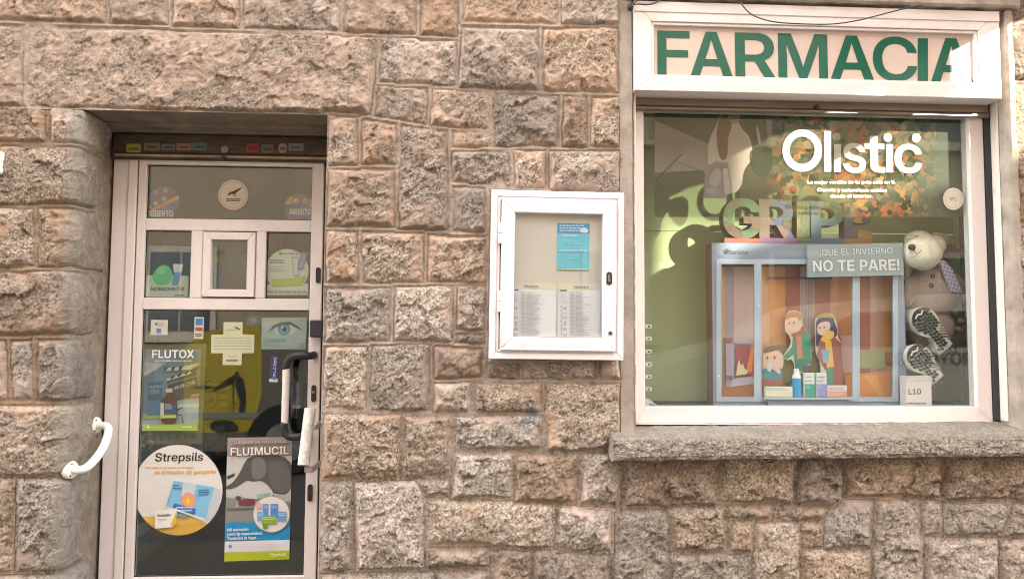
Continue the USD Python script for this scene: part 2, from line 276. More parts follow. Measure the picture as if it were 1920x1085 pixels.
# type letter, then the corners in the photograph
MAIN = [
 ('b', (-60,-60),(205,-60),(206,45),(-60,38)), ('b', (205,-60),(322,-60),(322,50),(206,45)), ('b', (322,-60),(455,-60),(455,55),(322,51)), ('b', (455,-60),(643,-60),(643,62),(455,55)),
 ('b', (643,-60),(785,-60),(785,66),(643,63)), ('b', (785,-60),(864,-60),(862,73),(785,67)), ('b', (864,-60),(1052,-60),(1052,46),(866,42)), ('b', (1052,-60),(1190,-60),(1180,49),(1052,47)),
 ('b', (-60,42),(51,47),(47,200),(-60,203)), ('b', (52,49),(400,57),(710,66),(700,216),(615,206),(150,196),(48,197)),
 ('p', (712,68),(861,75),(858,162),(708,156)), ('p', (864,47),(1013,50),(1012,172),(860,163)), ('p', (1015,51),(1180,51),(1174,179),(1015,172)),
 ('p', (706,158),(807,166),(805,237),(702,217)), ('p', (808,167),(920,173),(919,242),(840,242),(806,236)), ('p', (922,173),(1052,178),(1050,277),(924,277)), ('p', (1054,178),(1105,180),(1105,277),(1052,277)), ('p', (1107,181),(1174,180),(1174,279),(1107,277)),
 ('p', (846,244),(919,243),(922,277),(845,281)), ('h', (612,217),(676,221),(674,310),(612,313)), ('p', (677,222),(748,232),(744,312),(676,311)), ('h', (750,232),(840,244),(843,435),(745,430)),
 ('h', (846,282),(961,280),(962,350),(846,345)), ('h', (963,279),(1026,280),(1026,354),(964,351)), ('H', (1028,281),(1174,281),(1174,362),(1029,357)), ('h', (846,347),(912,352),(915,440),(846,436)),
 ('h', (612,317),(743,314),(744,427),(612,427)), ('h', (612,431),(675,431),(674,530),(612,530)), ('h', (678,431),(797,437),(798,529),(677,532)), ('p', (800,440),(914,442),(914,528),(800,529)),
 ('p', (916,355),(1174,365),(1174,440),(916,440)), ('p', (916,443),(1040,443),(1040,528),(916,528)), ('p', (1042,443),(1174,443),(1174,528),(1042,528)), ('p', (916,531),(1174,531),(1174,620),(916,620)), ('p', (915,622),(1060,622),(1060,674),(915,674)),
 ('h', (610,535),(736,537),(736,638),(610,643)), ('g', (739,535),(853,534),(851,636),(738,637)), ('h', (855,534),(912,534),(910,620),(855,620)), ('p', (853,622),(912,621),(913,650),(854,641)),
 ('g', (608,648),(692,651),(689,767),(607,769)), ('g', (695,649),(810,647),(808,773),(691,770)), ('p', (812,649),(910,652),(909,709),(812,713)), ('p', (912,676),(978,677),(978,711),(911,711)), ('p', (980,676),(1120,676),(1120,713),(979,711)), ('p', (1122,676),(1174,676),(1174,712),(1122,713)),
 ('p', (812,717),(885,715),(885,774),(810,774)), ('g', (888,717),(1019,718),(1016,774),(887,775)), ('g', (1021,717),(1174,715),(1172,823),(1148,843),(1022,843)),
 ('G', (597,776),(754,775),(752,898),(597,900)), ('g', (758,778),(847,778),(847,896),(755,897)), ('g', (851,779),(1018,778),(1018,843),(850,843)),
 ('g', (850,847),(962,849),(961,935),(848,932)), ('d', (966,849),(1085,852),(1084,943),(965,938)), ('d', (1089,850),(1150,846),(1163,872),(1162,949),(1086,945)),
 ('g', (596,904),(662,904),(664,1070),(596,1072)), ('G', (666,905),(777,901),(796,917),(793,1065),(668,1070)), ('g', (783,901),(845,898),(845,928),(802,931)), ('g', (800,934),(1042,948),(1039,1025),(799,1020)),
 ('d', (1046,949),(1152,956),(1150,1035),(1044,1027)), ('d', (799,1027),(917,1028),(917,1064),(799,1068)), ('d', (921,1035),(997,1036),(997,1130),(921,1130)), ('d', (1001,1035),(1146,1043),(1146,1130),(1001,1130)),
 ('g', (596,1076),(815,1074),(815,1140),(596,1140)), ('d', (819,1072),(917,1070),(917,1140),(819,1140)),
 ('D', (1154,960),(1240,962),(1253,985),(1255,1130),(1152,1130)), ('d', (1172,870),(1347,872),(1342,946),(1170,950)), ('D', (1360,873),(1487,876),(1490,940),(1354,945)), ('d', (1497,880),(1579,876),(1580,940),(1492,941)), ('d', (1586,866),(1762,866),(1762,932),(1585,932)), ('D', (1772,864),(1990,864),(1990,939),(1770,939)),
 ('D', (1264,955),(1360,949),(1361,1029),(1260,1031)), ('d', (1367,950),(1450,947),(1448,973),(1367,974)), ('d', (1455,953),(1542,952),(1540,973),(1452,975)), ('d', (1370,979),(1414,978),(1411,1034),(1370,1034)), ('D', (1420,986),(1490,978),(1501,1000),(1499,1130),(1416,1130)),
 ('d', (1507,983),(1543,978),(1541,1025),(1507,1026)), ('G', (1552,983),(1580,941),(1637,941),(1632,1026),(1550,1026)), ('D', (1645,942),(1722,938),(1731,1043),(1729,1130),(1643,1130)), ('d', (1735,943),(1767,941),(1770,1000),(1735,1001)), ('D', (1772,943),(1900,943),(1876,1003),(1772,1004)), ('D', (1905,946),(1990,945),(1990,1006),(1882,1004)),
 ('D', (1740,1014),(1872,1010),(1870,1130),(1740,1130)), ('D', (1879,1015),(1990,1012),(1990,1130),(1878,1130)), ('D', (1264,1040),(1405,1042),(1411,1130),(1262,1130)), ('D', (1505,1034),(1630,1032),(1630,1130),(1503,1130)),
 ('p', (1893,-60),(2000,-60),(2000,40),(1893,40)), ('p', (1892,45),(2000,45),(2000,150),(1892,152)), ('p', (1896,156),(2000,154),(2000,268),(1896,270)), ('p', (1890,274),(2000,272),(2000,418),(1890,420)), ('h', (1896,424),(2000,424),(2000,560),(1896,560)), ('g', (1896,565),(2000,565),(2000,690),(1896,690)), ('g', (1896,695),(2000,695),(2000,800),(1896,800)),
]
E1 = 330  # the corner stones turn into the reveal
LEFT = [
 ('p', (-90,204),(87,200),(90,267),(-90,268)), ('p', (92,200),(E1,198),(E1,270),(94,269)), ('H', (-90,273),(E1,274),(E1,384),(-90,386)), ('h', (-90,390),(64,388),(67,502),(-90,504)), ('p', (70,388),(E1,386),(E1,503),(70,502)),
 ('p', (-90,509),(E1,506),(E1,627),(-90,630)), ('p', (-90,636),(14,636),(16,752),(-90,752)), ('p', (19,636),(63,635),(64,750),(20,752)), ('p', (67,634),(E1,632),(E1,750),(68,751)), ('g', (-90,757),(E1,755),(E1,889),(-90,893)), ('d', (-90,898),(27,897),(23,1072),(-90,1074)), ('g', (31,897),(E1,894),(E1,1072),(27,1073)), ('d', (-90,1078),(E1,1077),(E1,1140),(-90,1140)),
]
PAR = {  # dust, pale, bulge, roughness, rim
 'b': (.46, .34, .5, .7, .2), 'p': (.26, .46, .9, .9, .35), 'h': (.14, .74, .9, .95, .45), 'H': (.05, .95, .9, .9, .45), 'g': (.05, .66, .8, .85, .3), 'G': (.02, .85, .9, .8, .4), 'd': (.04, .42, 1.0, 1.1, .3), 'D': (-.10, .56, 1.0, 1.1, .3)}
RES = .0050
from scipy.spatial import cKDTree
def facets(U, V, cell, seed, slope=.42):
    """Chipped planes, as a hammer leaves them: every point takes the highest of its nearest random planes."""
    rng = np.random.default_rng(seed); x0, x1, y0, y1 = U.min() - cell, U.max() + cell, V.min() - cell, V.max() + cell
    gx, gy = np.meshgrid(np.arange(x0, x1, cell), np.arange(y0, y1, cell)); P = np.stack([gx.ravel(), gy.ravel()], 1) + rng.uniform(-.5, .5, (gx.size, 2)) * cell
    g = rng.normal(0, slope, P.shape); z = rng.uniform(-.18, .18, len(P)) * cell
    Q = np.stack([U.ravel(), V.ravel()], 1); _, ix = cKDTree(P).query(Q, k=3, workers=-1)
    h = np.max([z[ix[:, k]] + ((Q - P[ix[:, k]]) * g[ix[:, k]]).sum(1) - .22 * np.linalg.norm(Q - P[ix[:, k]], axis=1) for k in range(3)], 0)
    return h.reshape(U.shape)
def courses(parent, stones, u0, u1, v0, v1, outside, place, cement=None, seed=0):
    nu, nv = int((u1 - u0) / RES) + 1, int((v1 - v0) / RES) + 1
    im = Image.new('I', (nu, nv)); dr = ImageDraw.Draw(im)
    for k, s in enumerate(stones):
        dr.polygon([((a - u0) / RES, (b - v0) / RES) for a, b in s[1]], fill=k + 1)
    lab = np.array(im); idx = ndimage.distance_transform_edt(lab == 0, return_indices=True, return_distances=False); lab = lab[tuple(idx)]
    U, V = np.meshgrid(u0 + np.arange(nu) * RES, v0 + np.arange(nv) * RES)
    out = outside(U, V); lab[out] = 0
    cem = cement(U, V) if cement is not None else np.zeros_like(out); lab[cem] = len(stones) + 1
    e = np.zeros_like(out)
    d = lab[:, 1:] != lab[:, :-1]; e[:, 1:] |= d; e[:, :-1] |= d
    d = lab[1:] != lab[:-1]; e[1:] |= d; e[:-1] |= d
    dist = ndimage.distance_transform_edt(~e) * RES
    W = np.stack([U, V, np.full_like(U, seed * 7.3)], -1)
    big, mid, fine = meshkit.fbm(W * 9, 3, 5 + seed), meshkit.fbm(W * 26, 3, 6 + seed), meshkit.fbm(W * 75, 3, 7 + seed)
    ridge = 1 - np.abs(2 * meshkit.fbm(W * np.array([17, 26, 20]) + 3.7 * big[..., None], 3, 8 + seed) - 1)
    fa, fb = facets(U + .02 * (mid - .5), V + .02 * (big - .5), .062, 21 + seed), facets(U, V, .021, 22 + seed, .5)
    low = np.clip((1.25 - V) / .5, 0, 1)          # the lower courses have open, uneven joints
    jw = .0035 + .010 * np.clip(meshkit.fbm(W * 11, 3, 9 + seed) * 2 - .65, 0, 1) + .004 * (mid - .5) + .004 * low
    d = dist - jw
    bead = -.0030 - .0018 * low + np.exp(-(dist / .0045) ** 2) * (.0075 * (1 - low) * np.clip(big * 3 - .6, .3, 1.2) - .004 * low)
    hm = .004 * (mid - .5) + .003 * (fine - .5) + bead
    S = np.clip((d + .005) / (.013 + .014 * np.clip(big * 2 - .6, 0, 1)), 0, 1); S = S * S * (3 - 2 * S)
    H = np.full_like(U, -.03); GR = place(U, V, None)
    st_ = .5 * np.clip(meshkit.fbm(np.stack([U * 15, V * 2.2, 0 * U], -1), 3, 31) * 3 - 1.35, 0, 1) * np.clip(1 - (.84 - V) / .22, 0, 1) * (U > .6) * (V < .85)
    rng = np.random.default_rng(11 + seed); tint = np.zeros(U.shape + (3,))
    for k, s in enumerate(stones):
        mk = lab == k + 1
        if not mk.any(): continue
        dust, pale, bl, ro, rim = PAR[s[0]]; r = rng.random(4)
        tu, tv = (r[2] - .5) * .05, (r[3] - .5) * .06
        um, vm = U[mk].mean(), V[mk].mean()
        h = -.006 + S * (.009 + .010 * r[0]) + S * np.tanh(d / .07) * .016 * bl * (.6 + .8 * r[1]) + S * ro * (.022 * (big - .5) + .008 * (mid - .5) + .31 * fa + .31 * fb + .010 * (fine - .5)) * (1 - .55 * GR) + S * (tu * (U - um) + tv * (V - vm))
        H[mk] = h[mk]
        t0 = np.clip(dust + rim * np.clip(1 - d / (.010 + .05 * np.clip(big * 3 - 1.1, 0, 1)), 0, 1) + .30 * np.clip((big - .5) * 5, -1, 1) - .25 * np.clip((mid - .5) * 5, -1, 1), 0, 1)
        tint[mk, 0] = t0[mk] - st_[mk]; tint[mk, 1] = pale * (.85 + .3 * r[2]) - .6 * st_[mk]
    P = place(U, V, H); PM = place(U, V, hm)
    tint[..., 2] = GR
    def grid(mask, P, T):
        q = mask[:-1, :-1] & mask[1:, :-1] & mask[:-1, 1:] & mask[1:, 1:]
        use = np.zeros(mask.shape, bool); use[:-1, :-1] |= q; use[1:, :-1] |= q; use[:-1, 1:] |= q; use[1:, 1:] |= q
        ix = np.full(mask.shape, -1); ix[use] = np.arange(use.sum())
        a, b, c_, d_ = ix[:-1, :-1][q], ix[:-1, 1:][q], ix[1:, 1:][q], ix[1:, :-1][q]
        return (P[use], np.vstack([np.stack([a, b, c_], 1), np.stack([a, c_, d_], 1)])), T[use]
    sl = ndimage.find_objects(lab)
    for k, s in enumerate(stones):
        if k >= len(sl) or sl[k] is None: continue
        w = sl[k]; mk = (lab[w] == k + 1) & (H[w] > hm[w] - .007)
        if mk.sum() < 60: continue
        g, t = grid(ndimage.binary_dilation(mk) & (lab[w] == k + 1), P[w], tint[w])
        add(parent, s[2] if len(s) > 2 else 'stone', g, STONE, True, prim=t)
    mk = (lab > 0) & ((hm > H - .005) | cem)
    T = tint.copy(); T[..., 0] = .55 - .15 * low + .2 * (mid - .5); T[..., 1] = .10
    g, t = grid(ndimage.binary_dilation(mk, iterations=2) & (lab > 0), PM, T)
    add(parent, 'mortar', g, MORTAR, True, prim=t)
def uv(pts): return [(lambda q: (q[0], q[2]))(at(a, b, 0)) for a, b in pts]
def flatplace(U, V, H):
    if H is None: return np.zeros_like(U)
    return np.stack([U, -H, V], -1)
main = [(s[0], uv(s[1:]), 'lintel' if len(s) == 8 and s[1] == (52, 49) else 'stone') for s in MAIN]
courses(fac, main, -2.25, 2.62, .18, 3.0, lambda U, V: ((U < XD) & (V < ZL)) | ((U > WX0) & (U < WX1) & (V > .9)) , flatplace)
RC = .028
UC = XC - RC + RC * math.pi / 2
def bent(U, V, H):
    if H is None: return np.clip((U - (XC - .045)) / .03, 0, 1)
    a = np.clip((U - (XC - RC)) / RC, 0, math.pi / 2)
    X = np.where(U < XC - RC, U, XC - RC + (RC + H) * np.sin(a))
    Y = np.where(U < XC - RC, -H, RC - (RC + H) * np.cos(a)) + np.maximum(U - UC, 0)
    return np.stack([X, Y, V], -1)
left = [(s[0], [(u, v) for u, v in uv(s[1:])]) for s in LEFT]
wob = lambda V: .19 + .05 * np.sin(V * 9) + .02 * np.sin(V * 23)
courses(fac, left, -2.25, UC + .30, .18, ZL, lambda U, V: V > ZL + 1, bent, cement=lambda U, V: U > UC + wob(V), seed=3)
# cores that carry the face, and the building above and beside the picture
core = CEMENT_D
add(fac, 'wall_core', bx(-7, XC - .012, .018, .34, -.15, 2.30), core)
add(fac, 'wall_core', bx(XD + .004, WX0 + .055, .018, .34, -.15, 2.30), core)
add(fac, 'wall_core', bx(WX1 + .004, 7, .018, .34, -.15, 2.80), core)
add(fac, 'wall_core', bx(WX0 + .055, WX1 + .004, .018, .34, -.15, .9), core)
add(fac, 'wall_core', bx(-7, WX0 + .055, .02, .34, 2.302, 3.02), core)
add(fac, 'upper_wall', bx(-7, 7, .0, .34, 3.02, 7.2), core)
add(fac, 'roof', bx(-7.1, 7.1, -.45, 6.2, 7.2, 7.4, .02), mat('roof_tile', (.25, .12, .07), .8, var=.3))
add(fac, 'side_wall', bx(-7, -2.252, -.012, .018, -.15, 3.02), core)
add(fac, 'side_wall', bx(2.622, 7, -.012, .018, -.15, 3.02), core)
# lintel soffit of the door: front stone, a groove, then a lower cement strip
add(fac, 'soffit', rough(bx(XC - .03, XD + .03, .012, .17, ZL + .004, 2.32), .02, .004, 14, 1), CEMENT_D, 40)
add(fac, 'soffit', rough(bx(XC - .03, XD + .03, .18, .30, ZL - .012, 2.32), .02, .003, 14, 2), CEMENT_D, 40)
# cement surround of the window
add(fac, 'cement_band', rough(bx(WX0 - .010, .684, -.004, .05, .93, 2.80), .015, .004, 20, 3), CEMENT, 40, label='grey cement band left of the shop window')
add(fac, 'cement_band', rough(bx(.684, .700, .03, .12, .93, 2.80), .015, .002, 20, 4), CEMENT, 40)
add(fac, 'cement_lintel', rough(bx(WX0 + .02, WX1 + .05, -.055, .30, 2.800, 3.018, .008), .014, .011, 15, 5), CEMENT, 45, label='ragged grey cement lintel above the sign')
add(fac, 'reveal', rough(bx(WX1 - .008, WX1 + .03, -.034, .12, .93, 2.80, .008), .014, .006, 16, 6), CEMENT, 45, label='grey cement reveal right of the shop window')
prof = [(.13, .975), (-.085, .936), (-.099, .928), (-.104, .915), (-.106, .862), (-.098, .846), (-.08, .840), (.015, .838), (.13, .838)]
pv = np.array([(x, y, z + (x - .58) * .008) for x in (.579, 2.75) for y, z in prof])
sill = rough(trimesh.convex.convex_hull(pv), .0115, .0065, 26, 7)
sv = np.array(sill.vertices)
ftop = np.clip((sv[:, 2] - .922) / .012, 0, 1); tt = np.stack([-.05 + 0 * ftop, .95 - .2 * ftop, ftop * .8], 1)
sill = trimesh.Trimesh(sv + np.stack([0 * ftop, (1 - ftop) * (meshkit.fbm(sv * 60, 3, 4) - .5) * .012 * (sv[:, 1] < -.06), 0 * ftop], 1), sill.faces, process=False)
add(fac, 'window_sill', sill, STONE, True, prim=tt, label='thick granite sill under the shop window')

# ------------------------------------------------------------------ the glass door
YD = .285                                  # front face of the door leaf
door = thing('glass_door', 'white aluminium and glass shop door with a small hatch window in its middle row', 'door', (-1.10, YD, 0))
X = lambda px, py=570: at(px, py, YD)[0]
Z = lambda py, px=430: at(px, py, YD)[2]
zt, zc0, zc1, zd0, zd1, zb = 2.150, Z(411), Z(433), Z(559), Z(581), .285
xl0, xl1, xr0, xr1 = X(253.5, 500), X(266, 575), X(580, 575), X(604, 500)
add(door, 'jamb', bx(-1.617, -1.548, .292, .34, 0, 2.20, .003), ALU)
add(door, 'jamb', bx(-1.5475, xl0 - .006, .284, .34, 0, 2.20, .003), ALU)
add(door, 'jamb', bx(xr1 + .006, -.57, .292, .34, 0, 2.20, .003), ALU)
add(door, 'rubber_seal', bx(xl0 - .007, xl0 + .002, .297, .335, 0, 2.18), RUBBER)
add(door, 'rubber_seal', bx(xr1 - .002, xr1 + .007, .297, .335, 0, 2.18), RUBBER)
add(door, 'stile', bx(xl0, xl1, YD, .325, .12, zt, .003), ALU)
add(door, 'stile', bx(xr0, xr1, YD, .325, .12, zt, .003), ALU)
for z0, z1 in ((2.112, zt), (zc1, zc0), (zd1, zd0), (.12, zb)):
    add(door, 'rail', bx(xl1 + .0004, xr0 - .0004, YD + .0015, .325, z0, z1, .003), ALU)
hx = [X(a, 500) for a in (356.5, 379, 479, 497.5)]
for a, b in ((hx[0], hx[1]), (hx[2], hx[3])):
    add(door, 'mullion', bx(a, b, YD + .0015, .325, zd0 + .0004, zc1 - .0004, .003), ALU)
def mitred(parent, name, x0, x1, z0, z1, w, y0, y1, m, c=.002, wb=None, wt=None, wl=None, wr=None):
    wb, wt, wl, wr = (w if q is None else q for q in (wb, wt, wl, wr)); g = .0006
    for P4 in ([(x0, z0 + g), (x0 + wl, z0 + wb + g), (x0 + wl, z1 - wt - g), (x0, z1 - g)], [(x1, z0 + g), (x1, z1 - g), (x1 - wr, z1 - wt - g), (x1 - wr, z0 + wb + g)],
               [(x0, z0), (x1, z0), (x1 - wr, z0 + wb), (x0 + wl, z0 + wb)], [(x0, z1), (x0 + wl, z1 - wt), (x1 - wr, z1 - wt), (x1, z1)]):
        poly = Polygon(P4).buffer(0); inner = poly.buffer(-c)
        a = np.array([(p[0], y1, p[1]) for p in poly.exterior.coords] + [(p[0], y0 + c, p[1]) for p in poly.exterior.coords] + [(p[0], y0, p[1]) for p in inner.exterior.coords])
        add(parent, name, trimesh.convex.convex_hull(a), m)
hz0, hz1 = Z(556.5), Z(435.5)
mitred(door, 'hatch_frame', hx[1] + .003, hx[2] - .003, hz0, hz1, .034, YD - .006, .32, ALU)
def pane(parent, x0, x1, z0, z1, y, m, t=.005): add(parent, 'pane', bx(x0, x1, y, y + t, z0, z1), m)
YG = .306
pane(door, xl1 - .006, xr0 + .006, zc0 - .006, 2.116, YG, GLASS_D); pane(door, xl1 - .006, hx[0] + .006, zd0 - .006, zc1 + .006, YG, GLASS_D)
pane(door, hx[3] - .006, xr0 + .006, zd0 - .006, zc1 + .006, YG, GLASS_D); pane(door, hx[1] + .034, hx[2] - .034, hz0 + .03, hz1 - .03, YG - .004, GLASS_D)
pane(door, xl1 - .006, xr0 + .006, zb - .006, zd1 + .006, YG, GLASS_D)
# dark glazing beads
for x0, x1, z0, z1 in ((xl1, xr0, zc0, 2.112), (xl1, hx[0], zd0, zc1), (hx[3], xr0, zd0, zc1), (xl1, xr0, zb, zd1)):
    o = box(x0, z0, x1, z1); add(door, 'glazing_bead', prism(o.difference(o.buffer(-.004)), YG + .001, .004), RUBBER)
def handle_pt(px, py, y): return at(px, py, y)
K = zoom(500, 580, 3.014)
a = [handle_pt(*K(p)[0], y) for p, y in (((268, 258), YD), ((262, 258), YD - .03), ((240, 262), YD - .055), ((150, 265), YD - .065), ((122, 285), YD - .065), ((112, 335), YD - .065))]
h = add(door, 'pull_handle', tube(curve(a, 30), .0165, 14), RUBBER, True)
b0, b1 = handle_pt(*K((111, 334))[0], YD - .065), handle_pt(*K((102, 640))[0], YD - .065)
add(h, 'grip', tube(np.linspace(b0, b1, 4), .0155, 16), ALU, 40, label='white plastic sleeve of the pull handle')
a = [b1, handle_pt(*K((101, 690))[0], YD - .065), handle_pt(*K((125, 716))[0], YD - .064), handle_pt(*K((185, 718))[0], YD - .06), handle_pt(*K((232, 716))[0], YD - .03), handle_pt(*K((236, 716))[0], YD)]
add(h, 'elbow', tube(curve(a, 24), .0165, 14), RUBBER, True)
def oval(px, py, w, hgt, y, t=.006): 
    p = at(px, py, y); q = LineString([(p[0], p[2] - hgt / 2 + w / 2), (p[0], p[2] + hgt / 2 - w / 2)]).buffer(w / 2, 8); return prism(q, y, t), p
for px, py, hh in ((597, 516, .072), (588.5, 737, .075), (581.5, 923, .075)):
    g, p = oval(px, py, .021, hh, YD, .007); k = add(door, 'lock_plate', g, RUBBER)
    if py == 737: add(k, 'lock_cylinder', disc(p[0], p[2] + .006, .0065, YD - .007, .004, 16), mat('brass', (.5, .36, .13), .3, metal=1.0))
add(door, 'hinge_cover', rough(bx(X(584, 616), X(609, 616), YD - .045, YD, Z(632, 596), Z(600, 596), .006), .02, .0015, 30, 3), mat('black_tape', (.03, .022, .028), .6, var=.3), 40, label='black taped hinge cover on the right stile')
add(door, 'threshold', bx(-1.62, -.56, .26, .36, 0, .025, .004), STEEL)
# the white bar beside the right stile, held by two brackets
bar = thing('push_bar', 'white worn push bar on grey brackets right of the door handle', 'handle', at(575, 820, YD - .12))
t0, t1 = at(*K((246, 560))[0], YD - .10), at(*K((208, 880))[0], YD - .17)
add(bar, 'tube', tube(np.linspace(t0, t1, 5), .0245, 20), mat('scuffed_white_tube', (.62, .60, .58), .45, var=.35, scale=45, detail=6), 40)
GREYB = mat('bracket_metal', (.42, .38, .36), .45, metal=.3, var=.15)
for (u, v), (u2, v2), y in (((262, 662), (312, 664), YD - .12), ((215, 903), (300, 905), YD - .15)):
    p, q = at(*K((u, v))[0], y), at(*K((u2, v2))[0], YD)
    add(bar, 'bracket', bx(p[0], q[0], y - .006, y + .006, p[2] - .013, p[2] + .013, .002), GREYB)
    add(bar, 'bracket', bx(q[0] - .008, q[0] + .004, y, YD, p[2] - .013, p[2] + .013, .002), GREYB)

# roller shutter box above the door
sh = thing('roller_shutter', 'brown rusty rolled up shutter with small stickers above the glass door', 'shutter', (-1.12, .27, 2.2))
z0, z1 = Z(303), Z(256)
add(sh, 'slat', bx(-1.615, -.58, .268, .283, Z(291), z1, .004), ALU_SHADE)
add(sh, 'slat', bx(-1.615, -.58, .262, .285, z0, Z(290.5), .005), ALU_SHADE)
add(sh, 'guide_rail', bx(-1.616, -.58, .24, .30, z1 + .002, z1 + .014, .002), mat('dull_steel', (.22, .18, .15), .5, metal=.4, var=.2), label='thin grey rail along the shutter top')
add(sh, 'slot_groove', bx(-1.60, -.60, .2605, .2615, Z(298.5), Z(294.5)), mat('worn_edge', (.30, .23, .15), .4, metal=.3, var=.5, scale=10))
add(sh, 'lock', disc(at(422, 281, .268)[0], at(422, 281, .268)[2], .017, .268, .006, 24), STEEL)
add(sh, 'knob', disc(at(420, 296, .26)[0], at(420, 296, .26)[2], .009, .262, .014, 16), RUBBER)
for px0, px1, py0, py1, c, lb in ((237, 264, 270, 287, (.42, .45, .05), 'yellow green sticker, leftmost on the shutter'), (270, 300, 268, 282, (.25, .24, .09), 'olive sticker second from the left on the shutter'), (303, 328, 270, 282, (.23, .2, .24), 'faded lilac sticker third from the left on the shutter'),
        (331, 359, 269, 282, (.42, .25, .16), 'peach sticker fourth from the left on the shutter'), (361, 387, 268, 282, (.12, .27, .2), 'pale green sticker left of the shutter lock'), (462, 486, 269, 286, (.45, .05, .06), 'red sticker right of the shutter lock'),
        (490, 512, 271, 287, (.24, .2, .18), 'grey lettered sticker beside the red one on the shutter'), (522, 538, 269, 287, (.5, .38, .32), 'pinkish shield sticker on the shutter'), (541, 569, 269, 283, (.3, .31, .36), 'grey blue sticker, rightmost on the shutter')):
    s = thing('sticker', lb, 'sticker', at(px0, py1, .266))
    ol = pp(sm(rect(px0, py0, px1, py1), 2) if 'shield' in lb else rect(px0, py0, px1, py1), .267)
    add(s, 'sheet', prism(ol, .2672, .0008), ink(tuple(x * .55 for x in c), .6))
    w, hh = px1 - px0, py1 - py0; dark = tuple(x * .25 for x in c)
    add(s, 'print', prism(pp(rect(px0 + w * .15, py0 + hh * .38, px1 - w * .15, py0 + hh * .7), .266), .2662, .0004), ink(dark, .6))

# ------------------------------------------------------------------ flat print on posters and stickers
class Print:
    """Layers of flat print on a sheet; each layer lies a fraction of a millimetre above the last."""
    def __init__(s, parent, y, step=.0005): s.t, s.y, s.step = parent, y, step
    def poly(s, pts, c, name='print', clip=None, m=None):
        g = pts if hasattr(pts, 'geom_type') else pp(pts, s.y)
        if clip is not None: g = g.intersection(clip)
        s.y -= s.step; add(s.t, name, prism(g, s.y + s.step, s.step * .8), m or ink(c)); return g
    def text(s, tx, a, b, c, cap=None, weight=650, slant=0., size=72, clip=None, grow=0.):
        g = text_poly(tx, a, b, s.y, cap, weight, size, slant)
        if grow: g = g.buffer(grow)
        return s.poly(g, c, 'lettering', clip)
    def small(s, x0, y0, x1, y1, n, c, h=.45, seed=1, ragged=.3, name='small_print'):
        r = np.random.default_rng(seed); ps = []
        for k in range(n):
            yy = y0 + (y1 - y0) * (k + .5) / n; hh = (y1 - y0) / n * h / 2; x = x0; end = x1 - (x1 - x0) * ragged * r.random()
            while x < end:
                w = min((x1 - x0) * (.05 + .12 * r.random()), end - x); ps.append(pp(rect(x, yy - hh, x + w, yy + hh), s.y)); x += w + (x1 - x0) * .025
        s.poly(union_all(ps), c, name)
def poster(name, label, cat, pts, c, y, group=None, m=None, t=.0008):
    g = pts if hasattr(pts, 'geom_type') else pp(pts, y)
    b = g.bounds; th = thing(name, label, cat, ((b[0] + b[2]) / 2, y, b[1]), group)
    add(th, 'sheet', prism(g, y, t), m or ink(c)); return Print(th, y - t), g
YP = YG - .0006     # stuck outside on the glass
YI = YG + .012      # hung just inside the glass
W_ = (.72, .70, .67)

z4 = zoom(230, 570, 4.1725); z5 = zoom(230, 800, 3.8075); z3 = zoom(200, 240, 3.191); zf = zoom(240, 640, 5.425)
# top pane
P, g = poster('sticker', 'round white sticker with a small dark bird in the middle of the top pane', 'sticker', z3(*ell(757, 400, 90)), (.52, .46, .40), YP)
P.poly(z3(*ell(757, 400, 80)), (.36, .31, .27)); P.poly(z3(*ell(757, 400, 76)), (.54, .48, .42))
P.poly(z3((722, 405), (735, 385), (752, 380), (770, 372), (820, 348), (780, 385), (765, 398), (748, 395), (735, 402)), (.05, .04, .04)); P.poly(z3((755, 402), (778, 400), (775, 408), (758, 408)), (.2, .15, .1)); P.small(*z3((715, 420))[0], *z3((800, 440))[0], 2, (.12, .09, .08), .7, 3, 0)
cl = pp(z3(*rect(237, 330, 470, 538)), YI)
P, g = poster('sticker', 'dark purple round open sign with a diagonal stripe in the top pane left corner', 'sign', pp(z3(*ell(338, 445, 100, 95)), YI).intersection(cl), (.055, .035, .17), YI)
P.poly(z3((230, 500), (430, 385), (440, 420), (240, 515)), (.55, .22, .05), clip=g); P.poly(z3((225, 470), (420, 370), (430, 400), (235, 505)), (.07, .035, .025), clip=g)
for u, v, c in ((292, 453, (.42, .36, .33)), (345, 425, (.3, .26, .26)), (255, 470, (.25, .2, .2)), (352, 375, (.45, .14, .04)), (292, 385, (.35, .1, .06))): P.poly(z3(*ell(u, v, 15, 14)), c, clip=g)
P.text('ABIERTO', *z3((250, 530), (398, 530)), (.62, .58, .56), cap=11.5, weight=700)
cl = pp(z3(*rect(1060, 380, 1228, 556)), YI)
P, g = poster('sticker', 'round open sign with an orange edge in the top pane right corner', 'sign', pp(z3(*ell(1152, 480, 90, 84)), YI).intersection(cl), (.06, .04, .18), YI)
P.poly(z3((1050, 390), (1240, 390), (1240, 455), (1050, 455)), (.10, .045, .03), clip=g); P.poly(z3((1050, 400), (1110, 400), (1112, 455), (1050, 460)), (.5, .22, .04), clip=g); P.poly(z3((1212, 420), (1240, 420), (1240, 470), (1212, 470)), (.45, .1, .06), clip=g)
for u in (1133, 1188): P.poly(z3(*ell(u, 435, 16, 14)), (.45, .38, .34)); P.poly(z3(*ell(u + 3, 436, 8, 8)), (.2, .17, .16))
P.text('ABIERTO', *z3((1092, 517), (1220, 518)), (.62, .58, .56), cap=10.5, weight=700)
